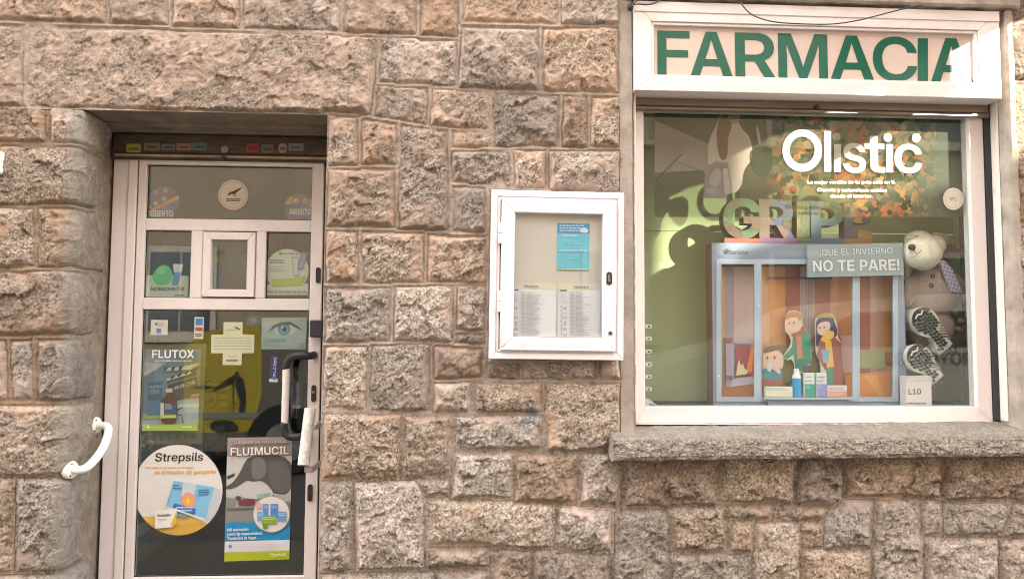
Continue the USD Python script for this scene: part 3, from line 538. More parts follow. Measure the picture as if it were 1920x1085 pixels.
# middle row
P, g = poster('poster', 'cream homeopathy poster with a green blob and a blue tube in the left pane', 'poster', z3((234, 880), (490, 884), (487, 1012), (230, 1010)), (.46, .43, .33), YI)
P.poly(z3(*sm([(268, 895), (290, 850), (330, 815), (375, 825), (398, 870), (385, 925), (350, 940), (290, 938)])), (.05, .36, .10)); P.poly(z3(*sm([(290, 850), (330, 822), (365, 835), (350, 870), (310, 880)])), (.14, .46, .18))
P.poly(z3((396, 812), (456, 815), (450, 860), (402, 862)), (.5, .52, .5)); P.poly(z3((404, 862), (450, 862), (424, 940), (388, 938)), (.07, .18, .42))
P.text('HOMEOPATIA', *z3((262, 972), (464, 972)), (.06, .10, .20), cap=6.6, weight=750, slant=.2); P.poly(z3(*rect(405, 995, 462, 1002)), (.12, .18, .25))
P, g = poster('poster', 'round white flyer with purple tubes and lime band in the right pane', 'flyer', pp(z3(*ell(1080, 852, 128, 128)), YI).intersection(pp(z3(*rect(945, 700, 1222, 1010)), YI)).union(pp(z3((945, 935), (1205, 930), (1203, 998), (945, 1000)), YI)), (.50, .52, .47), YI)
P.poly(z3(*sm([(1028, 745), (1045, 738), (1055, 752), (1038, 768)])), (.12, .3, .06)); P.small(*z3((1055, 745))[0], *z3((1150, 757))[0], 1, (.2, .2, .18), .7, 5, 0)
P.small(*z3((975, 785))[0], *z3((1075, 812))[0], 2, (.1, .1, .1), .5, 6); P.small(*z3((975, 825))[0], *z3((1080, 860))[0], 3, (.3, .3, .29), .4, 7)
P.poly(z3((988, 905), (1100, 900), (1190, 885), (1172, 942), (988, 946)), (.34, .38, .04), clip=g)
P.poly(z3((1108, 772), (1148, 775), (1150, 888), (1118, 885)), (.2, .2, .24)); P.poly(z3((1112, 778), (1144, 780), (1146, 880), (1122, 878)), (.52, .53, .5)); P.poly(z3((1165, 742), (1205, 745), (1172, 850), (1140, 848)), (.16, .14, .32)); P.poly(z3((1170, 755), (1195, 757), (1170, 835), (1150, 833)), (.26, .23, .42))
P.small(*z3((955, 972))[0], *z3((1195, 985))[0], 1, (.25, .25, .22), .8, 8, 0)
# bottom pane
P, g = poster('sticker', 'small square white sticker with a blue square in the bottom pane top left', 'sticker', z4((222, 122), (355, 124), (352, 240), (218, 240)), (.52, .50, .46), YP)
P.poly(z4((265, 190), (302, 190), (300, 225), (263, 225)), (.08, .2, .45)); P.poly(z4((248, 155), (272, 138), (270, 168)), (.1, .1, .1)); P.small(*z4((280, 140))[0], *z4((335, 170))[0], 2, (.35, .33, .3), .5, 9)
P, g = poster('sticker', 'narrow payment sticker in blue and red on white near the top of the bottom pane', 'sticker', z4((563, 100), (636, 102), (631, 272), (557, 270)), (.55, .52, .44), YP)
P.poly(z4((572, 112), (628, 113), (626, 165), (570, 164)), (.05, .18, .45)); P.poly(z4((570, 180), (626, 181), (624, 210), (568, 208)), (.38, .08, .03)); P.small(*z4((568, 226))[0], *z4((618, 256))[0], 2, (.15, .08, .05), .6, 4, 0)
P, g = poster('notice', 'pale green cross shaped notice with lines of print on the bottom pane', 'notice', z4((790, 140), (940, 141), (937, 236), (1031, 239), (1028, 382), (934, 383), (930, 476), (781, 474), (784, 384), (692, 382), (694, 238), (788, 237)), (.50, .52, .37), YP)
P.small(*z4((712, 252))[0], *z4((1012, 362))[0], 5, (.17, .18, .14), .16, 12, .05); P.poly(z4((868, 175), (895, 178), (918, 192), (912, 205), (885, 190)), (.12, .14, .12)); P.small(*z4((810, 195))[0], *z4((890, 208))[0], 1, (.3, .32, .25), .4, 2); P.small(*z4((812, 432))[0], *z4((902, 446))[0], 1, (.28, .06, .04), .8, 15, 0); P.small(*z4((825, 400))[0], *z4((900, 412))[0], 1, (.35, .36, .28), .4, 3)
P, g = poster('sticker', 'faint blue half round sticker with number 12 in the bottom pane top edge', 'sticker', pp(z4(*ell(1022, 150, 58, 62)), YI).intersection(pp(z4(*rect(900, 60, 1100, 160)), YI)), (.02, .05, .09), YI)
P.text('12', *z4((1005, 140), (1042, 140)), (.2, .26, .28), cap=7)
P, g = poster('poster', 'pale poster with one large blue eye in the bottom pane top right', 'poster', z4((1090, 105), (1442, 104), (1430, 352), (1084, 352)), (.40, .44, .45), YI)
P.poly(z4(*sm([(1165, 205), (1215, 165), (1270, 152), (1325, 165), (1375, 200), (1330, 228), (1270, 245), (1215, 232)], 3)), (.55, .57, .57)); P.poly(z4(*ell(1262, 195, 48, 47)), (.08, .17, .26)); P.poly(z4(*ell(1262, 198, 40, 39)), (.16, .32, .45)); P.poly(z4(*ell(1265, 195, 17, 17)), (.02, .03, .04)); P.poly(z4(*ell(1250, 182, 8, 8)), (.6, .64, .65))
P.poly(z4((1140, 215), (1175, 170), (1240, 138), (1310, 138), (1370, 172), (1410, 205), (1365, 188), (1310, 160), (1240, 158), (1185, 185)), (.09, .09, .10))
P.text('CONSEJOS', *z4((1100, 297), (1277, 296)), (.14, .30, .42), cap=6.5, weight=400); P.small(*z4((1100, 315))[0], *z4((1310, 330))[0], 1, (.22, .34, .42), .5, 3); P.poly(z4(*rect(1370, 302, 1420, 335)), (.30, .35, .37))
for k, (dx, dy, y, lb, f) in enumerate(((0, 0, YP, 'dark purple push tag beside the door handle, the upper and brighter one', 1.), (178, 205, YI + .02, 'dim purple push tag behind the glass below the door handle', .55))):
    Q = lambda *p: z4(*[(a + dx, b + dy) for a, b in p])
    P, g = poster('sticker', lb, 'sticker', Q((1160, 400), (1223, 403), (1212, 610), (1145, 606)), (.05 * f, .035 * f, .13 * f), y)
    for i, ch in enumerate('EMPUJE'): P.text(ch, *Q((1184 - i * 1.4, 436 + i * 25), (1202 - i * 1.4, 437 + i * 25)), (.6 * f,) * 3, cap=4.6, weight=600, size=48)
    P.poly(Q((1146, 582), (1214, 585), (1212, 610), (1145, 606)), (.5 * f, .5 * f, .5 * f)); P.poly(Q(*ell(1184, 577, 14, 14)), (.05, .16, .42))
# cough syrup poster in a brown sleeve
SLEEVE = film('brown_plastic_sleeve', (.20, .17, .12), .82)
P, g = poster('poster', 'poster of a brown syrup bottle and clapperboard, in a brown sleeve lettered open', 'poster', zf((150, 25), (798, 22), (750, 1040), (85, 1046)), None, YI + .004, m=SLEEVE)
g2 = P.poly(zf((180, 80), (745, 78), (708, 905), (145, 907)), (.13, .20, .28), 'picture'); P.poly(zf((560, 200), (742, 200), (735, 350), (560, 380)), (.22, .22, .2), clip=g2); P.poly(zf((178, 200), (265, 200), (265, 420), (172, 440)), (.10, .16, .24), clip=g2)
P.poly(zf((150, 740), (705, 740), (705, 905), (145, 907)), (.40, .42, .42), clip=g2)
P.poly(zf((500, 605), (560, 575), (722, 565), (716, 835), (555, 832), (545, 745), (500, 740)), (.36, .40, .47)); P.poly(zf((500, 640), (720, 628), (719, 665), (500, 672)), (.52, .56, .58)); P.poly(zf((500, 690), (560, 660), (555, 675), (500, 705)), (.03, .03, .05)); P.poly(zf((500, 738), (552, 738), (565, 832), (550, 832), (542, 752), (500, 752)), (.13, .12, .25))
P.poly(zf((206, 420), (350, 405), (328, 745), (198, 747)), (.035, .09, .20)); P.text('FLUTOX', *zf((220, 475), (342, 468)), (.45, .5, .55), cap=5); P.small(*zf((222, 488))[0], *zf((335, 530))[0], 2, (.35, .4, .45), .5, 2); P.poly(zf((202, 600), (330, 590), (328, 735), (200, 738)), (.05, .16, .32))
P.poly(zf((150, 750), (325, 745), (325, 780), (150, 790)), (.28, .38, .09))
P.poly(zf((395, 385), (690, 275), (726, 545), (500, 590), (410, 480)), (.055, .042, .03)); P.poly(zf((392, 378), (640, 300), (640, 325), (398, 400)), (.6, .6, .58)); P.poly(zf((370, 268), (560, 255), (735, 218), (735, 248), (640, 285), (378, 300)), (.58, .56, .52))
for k in range(3): P.poly(zf((425 + k * 72, 372 - k * 24), (455 + k * 72, 345 - k * 24), (480 + k * 72, 352 - k * 24), (445 + k * 72, 385 - k * 24)), (.03, .025, .02))
for k in range(3): P.poly(zf((372 + k * 75, 268 - k * 6), (410 + k * 75, 262 - k * 6), (385 + k * 75, 298 - k * 2), (365 + k * 75, 300 - k * 2)), (.03, .025, .02), clip=g2)
P.poly(zf((640, 270), (735, 220), (730, 250), (660, 272)), (.42, .22, .06)); P.poly(zf((640, 540), (725, 525), (720, 550), (645, 565)), (.4, .2, .08)); P.poly(zf((415, 425), (705, 345), (706, 351), (416, 432)), (.3, .26, .18)); P.text('VA DE CINE', *zf((468, 492), (690, 425)), (.6, .58, .55), cap=6.5, weight=400)
P.poly(zf(*sm([(335, 600), (395, 540), (395, 515), (450, 515), (450, 540), (500, 600), (495, 805), (470, 832), (350, 832), (335, 805)], 1)), (.09, .028, .015)); P.poly(zf((388, 478), (450, 475), (455, 515), (385, 518)), (.48, .42, .40)); P.poly(zf((330, 622), (365, 625), (365, 775), (328, 772)), (.52, .48, .44)); P.poly(zf((365, 625), (492, 640), (490, 745), (365, 742)), (.035, .07, .16)); P.small(*zf((375, 632))[0], *zf((455, 690))[0], 3, (.4, .42, .48), .4, 4); P.poly(zf((330, 748), (490, 745), (490, 776), (330, 780)), (.34, .42, .1))
P.poly(zf((147, 852), (706, 838), (708, 905), (145, 907)), (.28, .42, .07)); P.poly(zf(*ell(207, 868, 16, 16)), (.55, .58, .5)); P.small(*zf((550, 856))[0], *zf((650, 880))[0], 1, (.55, .6, .45), .6, 4, 0)
P.text('FLUTOX', *zf((243, 167), (672, 166)), (.66, .66, .66), cap=15); P.small(*zf((268, 186))[0], *zf((645, 204))[0], 1, (.5, .53, .55), .5, 8, 0)
for i, ch in enumerate('ABIERTO'): P.text(ch, *zf((158 + i * 81, 1008 - i * 3), (196 + i * 81 - (24 if ch == 'I' else 0), 1008 - i * 3)), (.03, .065, .045), cap=10.5, weight=750)
# round throat lozenge sticker: the blue mascot is left out
P, g = poster('sticker', 'large round white sticker advertising throat lozenges, low on the door', 'sticker', z5(*ell(396, 449, 317, 322, 64)), (.66, .64, .62), YP)
P.poly(z5((60, 640), (240, 640), (420, 600), (600, 690), (720, 700), (720, 800), (60, 800)), (.62, .40, .10), clip=g); P.poly(z5((60, 700), (300, 720), (480, 680), (640, 690), (640, 800), (60, 800)), (.55, .33, .06), clip=g)
P.text('Strepsils', *z5((230, 246), (572, 242)), (.02, .018, .018), cap=16, weight=600, slant=.08, size=120); P.small(*z5((165, 280))[0], *z5((515, 296))[0], 1, (.62, .46, .30), .6, 11, 0)
P.text('de irritación de garganta', *z5((225, 336), (664, 330)), (.66, .38, .13), cap=7, weight=600)
P.poly(z5((650, 430), (700, 445), (690, 560), (628, 672), (592, 655)), (.48, .52, .56)); P.poly(z5((365, 382), (652, 430), (592, 655), (308, 560)), (.20, .46, .68)); P.poly(z5((435, 394), (525, 410), (505, 520), (415, 500)), (.50, .55, .58))
P.poly(z5(*ell(468, 522, 54, 54)), (.62, .30, .26)); P.poly(z5(*ell(468, 526, 38, 38)), (.68, .36, .08)); P.poly(z5(*sm([(468, 492), (482, 530), (470, 556), (452, 538)])), (.72, .52, .12)); P.small(*z5((360, 405))[0], *z5((425, 445))[0], 2, (.06, .22, .5), .5, 5); P.small(*z5((540, 440))[0], *z5((632, 490))[0], 3, (.06, .2, .45), .5, 6)
P.poly(z5((368, 543), (522, 584), (512, 627), (355, 582)), (.03, .14, .42)); P.small(*z5((385, 562))[0], *z5((500, 605))[0], 2, (.5, .58, .66), .5, 3, 0); P.poly(z5((385, 615), (460, 632), (455, 648), (380, 630)), (.08, .28, .52)); P.poly(z5((310, 565), (365, 385), (360, 380), (300, 560)), (.62, .62, .62)); P.poly(z5((592, 655), (310, 562), (308, 572), (590, 668)), (.6, .61, .62))
P.poly(z5((230, 598), (388, 578), (378, 695), (350, 714), (230, 724)), (.70, .68, .66)); P.poly(z5((378, 610), (388, 690), (340, 706)), (.62, .44, .05)); P.text('Strepsils', *z5((248, 640), (342, 634)), (.05, .05, .07), cap=5, weight=600); P.small(*z5((250, 652))[0], *z5((330, 664))[0], 1, (.4, .4, .42), .5, 4)
# mucus relief poster with an elephant over a sofa
P, g = poster('poster', 'tall poster with a grey elephant above a sofa, low right on the door', 'poster', z5((750, 76), (1210, 71), (1192, 943), (725, 958)), (.42, .41, .41), YP)
P.poly(z5((750, 76), (1210, 71), (1208, 205), (744, 213)), (.33, .27, .25), clip=g); P.poly(z5((744, 213), (1208, 205), (1201, 480), (739, 500)), (.50, .49, .48), clip=g); P.poly(z5((744, 213), (900, 210), (800, 420), (740, 440)), (.5, .49, .48), clip=g)
P.poly(z5(*sm([(905, 205), (1215, 195), (1212, 480), (1075, 480), (1050, 425), (990, 378), (930, 392), (890, 378), (850, 405), (800, 437), (735, 448), (735, 425), (790, 395), (845, 310), (872, 250)], 2)), (.085, .08, .078), 'picture', clip=g)
P.poly(z5(*sm([(925, 215), (1000, 210), (1035, 300), (1000, 370), (930, 380), (918, 300)], 2)), (.16, .155, .15), clip=g); P.poly(z5(*sm([(1040, 250), (1150, 230), (1205, 330), (1200, 470), (1085, 470), (1040, 360)], 2)), (.115, .11, .105), clip=g)
P.poly(z5((745, 350), (800, 328), (798, 352), (750, 372)), (.06, .06, .06), clip=g); P.poly(z5(*ell(890, 300, 5, 4)), (.02, .02, .02)); P.poly(z5(*sm([(835, 500), (905, 400), (985, 385), (1055, 430), (1085, 495), (980, 515), (900, 510)], 2)), (.52, .50, .49), clip=g)
P.poly(z5((738, 500), (800, 515), (800, 570), (1196, 530), (1200, 672), (735, 684)), (.22, .22, .21), clip=g); P.poly(z5((745, 580), (1100, 570), (1100, 585), (745, 600)), (.11, .11, .11), clip=g); P.poly(z5(*sm([(835, 515), (940, 512), (950, 560), (850, 566), (820, 545)])), (.16, .045, .075), clip=g); P.poly(z5(*ell(825, 508, 20, 17)), (.10, .06, .05)); P.poly(z5((955, 482), (1048, 468), (1052, 508), (960, 514)), (.26, .38, .34), clip=g)
P.poly(z5((735, 684), (1201, 670), (1196, 803), (730, 817)), (.015, .23, .47), clip=g); P.poly(z5((730, 817), (1196, 803), (1194, 880), (727, 892)), (.62, .60, .64), clip=g); P.poly(z5((727, 892), (1194, 880), (1192, 943), (725, 958)), (.36, .42, .02), clip=g)
P.text('¿Cargado de mucosidad?', *z5((775, 122), (1192, 112)), (.12, .10, .09), cap=7.5, weight=600, grow=.0016); P.text('¿Cargado de mucosidad?', *z5((775, 122), (1192, 112)), (.50, .46, .44), cap=7.5, weight=600)
P.text('FLUIMUCIL', *z5((770, 204), (1186, 192)), (.15, .12, .11), cap=14.5, weight=650, grow=.002); P.text('FLUIMUCIL', *z5((770, 204), (1186, 192)), (.70, .68, .66), cap=14.5, weight=650)
for t_, a, b in (('Mi solución', (748, 744), (898, 738)), ('para la mucosidad.', (747, 774), (1000, 766)), ('También la tuya.', (746, 805), (960, 797))): P.text(t_, *z5(a, b), (.68, .70, .72), cap=5.5, weight=700)
P.poly(z5(*ell(1062, 622, 132, 130, 48)), (.44, .42, .22), clip=g); P.poly(z5(*ell(1062, 622, 126, 124, 48)), (.66, .62, .64), clip=g)
for q, c in (((1000, 548, 1042, 650), (.09, .27, .54)), ((1055, 548, 1110, 650), (.07, .24, .52)), ((962, 605, 1010, 668), (.14, .34, .6)), ((1108, 603, 1166, 672), (.12, .31, .57)), ((992, 632, 1098, 690), (.22, .36, .05)), ((1002, 690, 1034, 724), (.15, .22, .04))):
    P.poly(z5(*rect(*q)), c)
    if q[3] - q[1] > 50: P.small(*z5((q[0] + 5, q[1] + 8))[0], *z5((q[2] - 5, q[1] + 34))[0], 2, tuple(min(1, x + .3) for x in c), .4, 3)
P.poly(z5(*ell(970, 560, 24, 24)), (.60, .36, .42)); P.poly(z5(*ell(768, 851, 13, 13)), (.1, .25, .4)); P.small(*z5((800, 830))[0], *z5((1120, 858))[0], 2, (.5, .49, .54), .3, 22); P.text('Zambon', *z5((1062, 922), (1165, 917)), (.64, .68, .5), cap=6, weight=600); P.poly(z5((1048, 908), (1056, 895), (1060, 918)), (.5, .6, .4))

# ------------------------------------------------------------------ grab rail on the reveal
gr = thing('grab_rail', 'white plastic grab rail fixed to the left reveal of the door', 'grab rail', (XC + .02, .12, .95))
xr = XC + .006
pA, pB = np.array([XC + .012, .030, .798]), np.array([XC + .018, .200, .955])
ax = np.array([1.0, -.25, 0]); ax /= np.linalg.norm(ax)
path = [pA, pA + ax * .05, pA + ax * .075 + np.array([0, .012, .012]), pB + ax * .082 - np.array([0, .012, .014]), pB + ax * .06, pB]
dense = curve([pA, pA + ax * .035, pA + ax * .062 + np.array([0, .006, .006]), pA + ax * .082 + np.array([0, .03, .027]), pB + ax * .082 - np.array([0, .03, .027]), pB + ax * .066 - np.array([0, .006, .006]), pB + ax * .035, pB], 60)
add(gr, 'rail', tube(dense, .0165, 18), PLASTIC_W, True)
for p in (pA, pB):
    add(gr, 'flange', tube([p - ax * .012, p + ax * .004, p + ax * .012, p + ax * .016], [.036, .036, .031, .018], 26), PLASTIC_W, 50)
    for q in (0, 1, 2): e_ = p + ax * .011 + .0265 * (math.cos(q * 2.1 + .4) * np.array([0, 0, 1.]) + math.sin(q * 2.1 + .4) * np.cross(ax, [0, 0, 1.])); add(gr, 'screw', tube([e_, e_ + ax * .004], .0042, 8), STEEL)
pl = thing('wall_box', 'small white plastic box cut off by the left picture edge', 'box', at(-6, 305, -.02))
q0, q1 = at(-24, 330, -.03), at(7, 285, -.03)
add(pl, 'housing', bx(q0[0], q1[0], -.06, .0, q0[2] + .008, q1[2], .006), PLASTIC_W); add(pl, 'lower_edge', bx(q0[0] + .004, q1[0] - .003, -.052, .0, q0[2], q0[2] + .007, .002), STEEL)

# ------------------------------------------------------------------ notice cabinet
nb_o = at(1041, 518, 0)
nb = thing('notice_cabinet', 'white metal notice cabinet with a glazed door, between glass door and shop window', 'notice board', nb_o)
w2, h2 = .2765, .3475
TILT = math.radians(-.55)
def tilt(m):
    m = m.copy(); m.apply_translation(-nb_o); m.apply_transform(trimesh.transformations.rotation_matrix(-TILT, [0, 1, 0])); m.apply_translation(nb_o); return m
def nbox(x0, x1, y0, y1, z0, z1, c=0.): return tilt(bx(nb_o[0] + x0, nb_o[0] + x1, y0, y1, nb_o[2] + z0, nb_o[2] + z1, c))
cab = dirty('white_lacquer', (.74, .685, .70), (.46, .40, .39), .3, .3)
add(nb, 'back_box', nbox(-w2 + .006, w2 - .006, -.055, .02, -h2 + .006, h2 - .006), cab)
def mit2(name, x0, x1, z0, z1, w, y0, y1, m, parent=nb):
    g = .0005; c = .003
    for P4 in ([(x0, z0 + g), (x0 + w, z0 + w + g), (x0 + w, z1 - w - g), (x0, z1 - g)], [(x1, z0 + g), (x1, z1 - g), (x1 - w, z1 - w - g), (x1 - w, z0 + w + g)], [(x0, z0), (x1, z0), (x1 - w, z0 + w), (x0 + w, z0 + w)], [(x0, z1), (x0 + w, z1 - w), (x1 - w, z1 - w), (x1, z1)]):
        po = Polygon(P4).buffer(0); i_ = po.buffer(-c)
        a = np.array([(nb_o[0] + p[0], y1, nb_o[2] + p[1]) for p in po.exterior.coords] + [(nb_o[0] + p[0], y0 + c, nb_o[2] + p[1]) for p in po.exterior.coords] + [(nb_o[0] + p[0], y0, nb_o[2] + p[1]) for p in i_.exterior.coords])
        add(parent, name, tilt(trimesh.convex.convex_hull(a)), m)
mit2('frame', -w2, w2, -h2, h2, .026, -.078, -.04, cab); mit2('frame', -w2 + .0265, w2 - .0265, -h2 + .0265, h2 - .0265, .012, -.074, -.045, cab)
dx0, dx1, dz0, dz1 = -w2 + .043, w2 - .037, -h2 + .036, h2 - .040
mit2('door_frame', dx0, dx1, dz0, dz1, .054, -.092, -.06, cab)
add(nb, 'gap', nbox(dx0 - .004, dx1 + .003, -.062, -.057, dz0 - .004, dz1 + .004), mat('shadow_gap', (.10, .08, .08), .8))
gx0, gx1, gz0, gz1 = dx0 + .053, dx1 - .053, dz0 + .053, dz1 - .053
add(nb, 'back_panel', nbox(gx0 - .01, gx1 + .01, -.0665, -.0625, gz0 - .01, gz1 + .01), mat('beige_board', (.52, .47, .42), .7, var=.05, scale=4))
add(nb, 'pane', nbox(gx0, gx1, -.084, -.081, gz0, gz1), GLASS_B)
o = box(gx0, gz0, gx1, gz1); fr = tilt(prism(affinity.translate(o.difference(o.buffer(-.005)), nb_o[0], nb_o[2]), -.0845, .002)); add(nb, 'glazing_bead', fr, mat('grey_seal', (.34, .35, .38), .5))
for z in (.165, -.115):
    hg = add(nb, 'hinge', nbox(dx0 - .012, dx0 + .003, -.097, -.07, z + .001, z + .044, .003), cab); add(hg, 'knuckle', nbox(dx0 - .012, dx0 + .003, -.097, -.07, z - .042, z - .001, .003), cab)
k = add(nb, 'latch', tilt(prism(LineString([(nb_o[0] + dx1 - .027, nb_o[2] - .028), (nb_o[0] + dx1 - .027, nb_o[2] + .004)]).buffer(.0115), -.092, .003)), RUBBER); add(k, 'latch_grip', nbox(dx1 - .0315, dx1 - .0225, -.0975, -.095, -.026, .003, .001), STEEL)
k = add(nb, 'key_lock', tilt(disc(nb_o[0] + dx1 - .021, nb_o[2] - .236, .0085, -.092, .004, 20)), STEEL); add(k, 'keyhole', tilt(disc(nb_o[0] + dx1 - .021, nb_o[2] - .236, .004, -.096, .0008, 12)), RUBBER)
zn = zoom(890, 340, 3.0133); zp = zoom(940, 520, 7.75)
YN = -.0672
P, g = poster('notice', 'turquoise printed sheet pinned high right inside the notice cabinet', 'notice', zn((468, 236), (650, 240), (645, 505), (463, 502)), (.10, .44, .58), YN)
P.poly(zn((468, 236), (650, 240), (649, 296), (467, 292)), (.02, .22, .46)); P.poly(zn((463, 487), (645, 490), (645, 505), (463, 502)), (.06, .36, .28)); P.poly(zn(*sm([(592, 285), (600, 265), (625, 258), (642, 275), (638, 292), (610, 290)])), (.62, .68, .68))
P.small(*zn((480, 243))[0], *zn((620, 285))[0], 3, (.5, .6, .68), .45, 3); P.small(*zn((495, 300))[0], *zn((615, 316))[0], 1, (.35, .62, .7), .6, 4); P.small(*zn((525, 332))[0], *zn((610, 362))[0], 2, (.3, .58, .68), .3, 5); P.small(*zn((475, 384))[0], *zn((638, 398))[0], 1, (.4, .66, .74), .5, 6, 0); P.small(*zn((525, 410))[0], *zn((615, 440))[0], 2, (.3, .58, .68), .3, 7); P.small(*zn((470, 490))[0], *zn((640, 500))[0], 1, (.5, .65, .55), .5, 9, 0)
for i, (x0, x1, ly, lb) in enumerate(((125, 800, YN + .0002, 'white duty rota sheet at lower left inside the notice cabinet'), (830, 1440, YN, 'white duty rota sheet at lower right inside the notice cabinet'))):
    P, g = poster('notice', lb, 'notice', zp((x0, 160), (x1, 165 + i * 15), (x1 - 12, 868), (x0 - 8, 855)), (.66, .65, .68), ly)
    P.poly(zp((x0, 75 + i * 10), (x1, 80 + i * 10), (x1, 178 + i * 6), (x0, 168 + i * 12)), (.60, .54, .44), 'strip')
    PR_ = np.random.default_rng(70 + i); sx0 = 330 + i * 725
    for q in range(9): P.poly(zp((sx0 + q * 24, 138 + i * 12 - 26 * PR_.random()), (sx0 + 7 + q * 24, 120 + i * 12 - 20 * PR_.random()), (sx0 + 20 + q * 24, 136 + i * 12), (sx0 + 12 + q * 24, 142 + i * 12)), (.07, .09, .08), 'handwriting')
    P.poly(zp(*rect(x0 + 20, 172 + i * 8, x0 + 125, 190 + i * 8)), (.05, .04, .06)); ox = x0 + (0 if i == 0 else 8)
    P.small(*zp((ox + 160, 205))[0], *zp((ox + 225, 840))[0], 32, (.36, .34, .38), .5, 30 + i, .1); P.small(*zp((ox + 240, 205))[0], *zp((ox + 470, 840))[0], 36, (.38, .36, .40), .5, 40 + i, .65); P.poly(zp(*rect(ox + 30, 240, ox + 105, 350)), (.52, .54, .56))
    A = lambda s_, x, y0, y1, cap, w: P.text(s_, *zp((x, y0), (x, y1)), (.14, .13, .17), cap=cap, weight=w)
    for ch, yy in zip('GENCIA', (858, 765, 690, 600, 518, 470)): A(ch, ox + 108, min(yy, 850), yy - (14 if ch == 'I' else 46), 5.6, 520)
    A('FARMACÉUTICO DE', ox + 48, 830, 398, 3.2, 480)
for pts in ([(118, 845), (150, 862), (136, 885), (158, 900), (140, 930)],):
    s = thing('scribble', 'small black pen scribble on the lower left corner of the notice cabinet', 'graffiti', at(930, 640, -.093)); c = curve([at(*zn(p)[0], -.0926) for p in ((136, 850), (150, 866), (134, 880), (156, 892), (138, 905), (160, 915), (140, 935))], 40)
    add(s, 'ink_line', tube(c, .0006, 4), ink((.06, .05, .07)))
s = thing('scribble', 'faint grey handwriting on the lower rim of the notice cabinet', 'graffiti', at(980, 645, -.093)); PR = Print(s, -.0924); PR.small(*zn((255, 908))[0], *zn((300, 938))[0], 3, (.38, .36, .40), .22, 3); PR.small(*zn((585, 912))[0], *zn((645, 942))[0], 2, (.55, .52, .54), .16, 4)

# ------------------------------------------------------------------ illuminated sign box over the window
YS = -.030
sg = thing('pharmacy_sign', 'white aluminium sign box with large green letters above the shop window', 'sign', (1.5, YS, 2.4))
sx0, sx1, sz0, sz1 = .690, 2.322, 2.398, 2.790
mitred(sg, 'frame', sx0, sx1, sz0, sz1, .07, YS, .10, ALU, wb=.058, wt=.088, wl=.072, wr=.098)
ix0, ix1, iz0, iz1 = sx0 + .072, sx1 - .098, sz0 + .058, sz1 - .088
mitred(sg, 'inner_frame', ix0 + .0005, ix1 - .0005, iz0 + .0005, iz1 - .0005, .013, YS + .006, .05, ALU)
add(sg, 'frame_lip', bx(sx0 + .001, sx1 - .001, YS - .004, YS, sz1 - .048, sz1 - .002, .0015), ALU)
pm = mat('sign_acrylic', (.57, .46, .41), .12, var=.05, scale=3, spec=.6)
add(sg, 'panel', bx(ix0 + .012, ix1 - .012, YS + .022, YS + .028, iz0 + .012, iz1 - .012), pm)
green = mat('sign_green', (.011, .098, .064), .14, var=.08, scale=3, spec=.6)
def fit_glyph(ch, px, y, weight, size=240):
    g = glyphs(ch, weight, size); x0, y0, x1, y1 = g.bounds; (a, b, c, d) = px
    A, B = at(a, d, y), at(c, b, y)
    return affinity.affine_transform(g, [(B[0] - A[0]) / (x1 - x0), 0, 0, (B[2] - A[2]) / (y1 - y0), A[0] - x0 * (B[0] - A[0]) / (x1 - x0), A[2] - y0 * (B[2] - A[2]) / (y1 - y0)])
for ch, q in zip('FARMACIA', ((1233, 59, 1293, 141), (1295, 61, 1373, 143), (1379, 63, 1453, 145), (1460, 65, 1551, 147), (1558, 68, 1637, 149), (1638, 70, 1718, 152), (1721, 72, 1740, 152), (1746, 73, 1823, 154))):
    add(sg, 'letter', prism(pp(rect(*q), YS + .02) if ch == 'I' else fit_glyph(ch, q, YS + .02, 640), YS + .0215, .0012), green)

# roller shutter end rail and shop window
rs = thing('window_shutter', 'dark metal shutter rail showing between the sign box and the window frame', 'shutter', (1.5, .07, 2.37))
add(rs, 'slat', bx(.702, 2.332, .068, .082, 2.362, 2.50, .004), mat('shutter_bronze', (.20, .155, .12), .32, metal=.6, var=.3, scale=6, stretch=(.3, 1, 8)))
add(rs, 'end_rail', bx(.704, 2.330, .060, .078, 2.340, 2.3615, .006), mat('shutter_end', (.17, .14, .115), .3, metal=.6, var=.25))
add(rs, 'stop', disc(at(1533, 183, .05)[0], 2.372, .010, .068, .012, 16), RUBBER)
YW = .085
sw = thing('shop_window', 'large white aluminium framed shop window above the granite sill', 'window', (1.5, YW, 1.0))
wl0, wl1, wr1, wr0, wz0, wz1 = at(1190, 500, YW)[0], at(1208, 500, YW)[0], at(1852, 500, YW)[0], at(1825, 500, YW)[0], at(1500, 793, YW)[2], 2.372
zb1, zt1 = at(1500, 763, YW)[2], at(1500, 211, YW)[2]
mitred(sw, 'frame', wl0, wr1, wz0, wz1, .04, YW, .14, ALU, wl=wl1 - wl0, wr=wr1 - wr0, wb=zb1 - wz0, wt=wz1 - zt1 - .0)
add(sw, 'guide_rail', bx(.666, wl0 - .003, .03, .12, .985, 2.50, .003), ALU_OLD, label='weathered white shutter guide left of the pane')
add(sw, 'guide_rail', bx(wr1 + .028, WX1 - .010, .03, .12, .985, 2.50, .003), ALU_OLD, label='weathered white shutter guide right of the pane')
add(sw, 'guide_slot', bx(wr1 + .002, wr1 + .0275, .075, .12, .985, 2.50), RUBBER)
add(sw, 'bottom_lip', bx(.684, wr1 + .03, .062, .12, .972, wz0 - .002, .004), ALU_OLD)
add(sw, 'pane', bx(wl1 - .008, wr0 + .008, .112, .117, zb1 - .008, zt1 + .008), GLASS)
o = box(wl1, zb1, wr0, zt1); add(sw, 'glazing_bead', prism(o.difference(o.buffer(-.006)), .111, .004), mat('grey_seal2', (.36, .42, .40), .4))
YB = .47                                   # back of the display
GREEN = mat('lime_wall', (.46, .52, .30), .75, var=.04, scale=2)
zf0 = 1.036
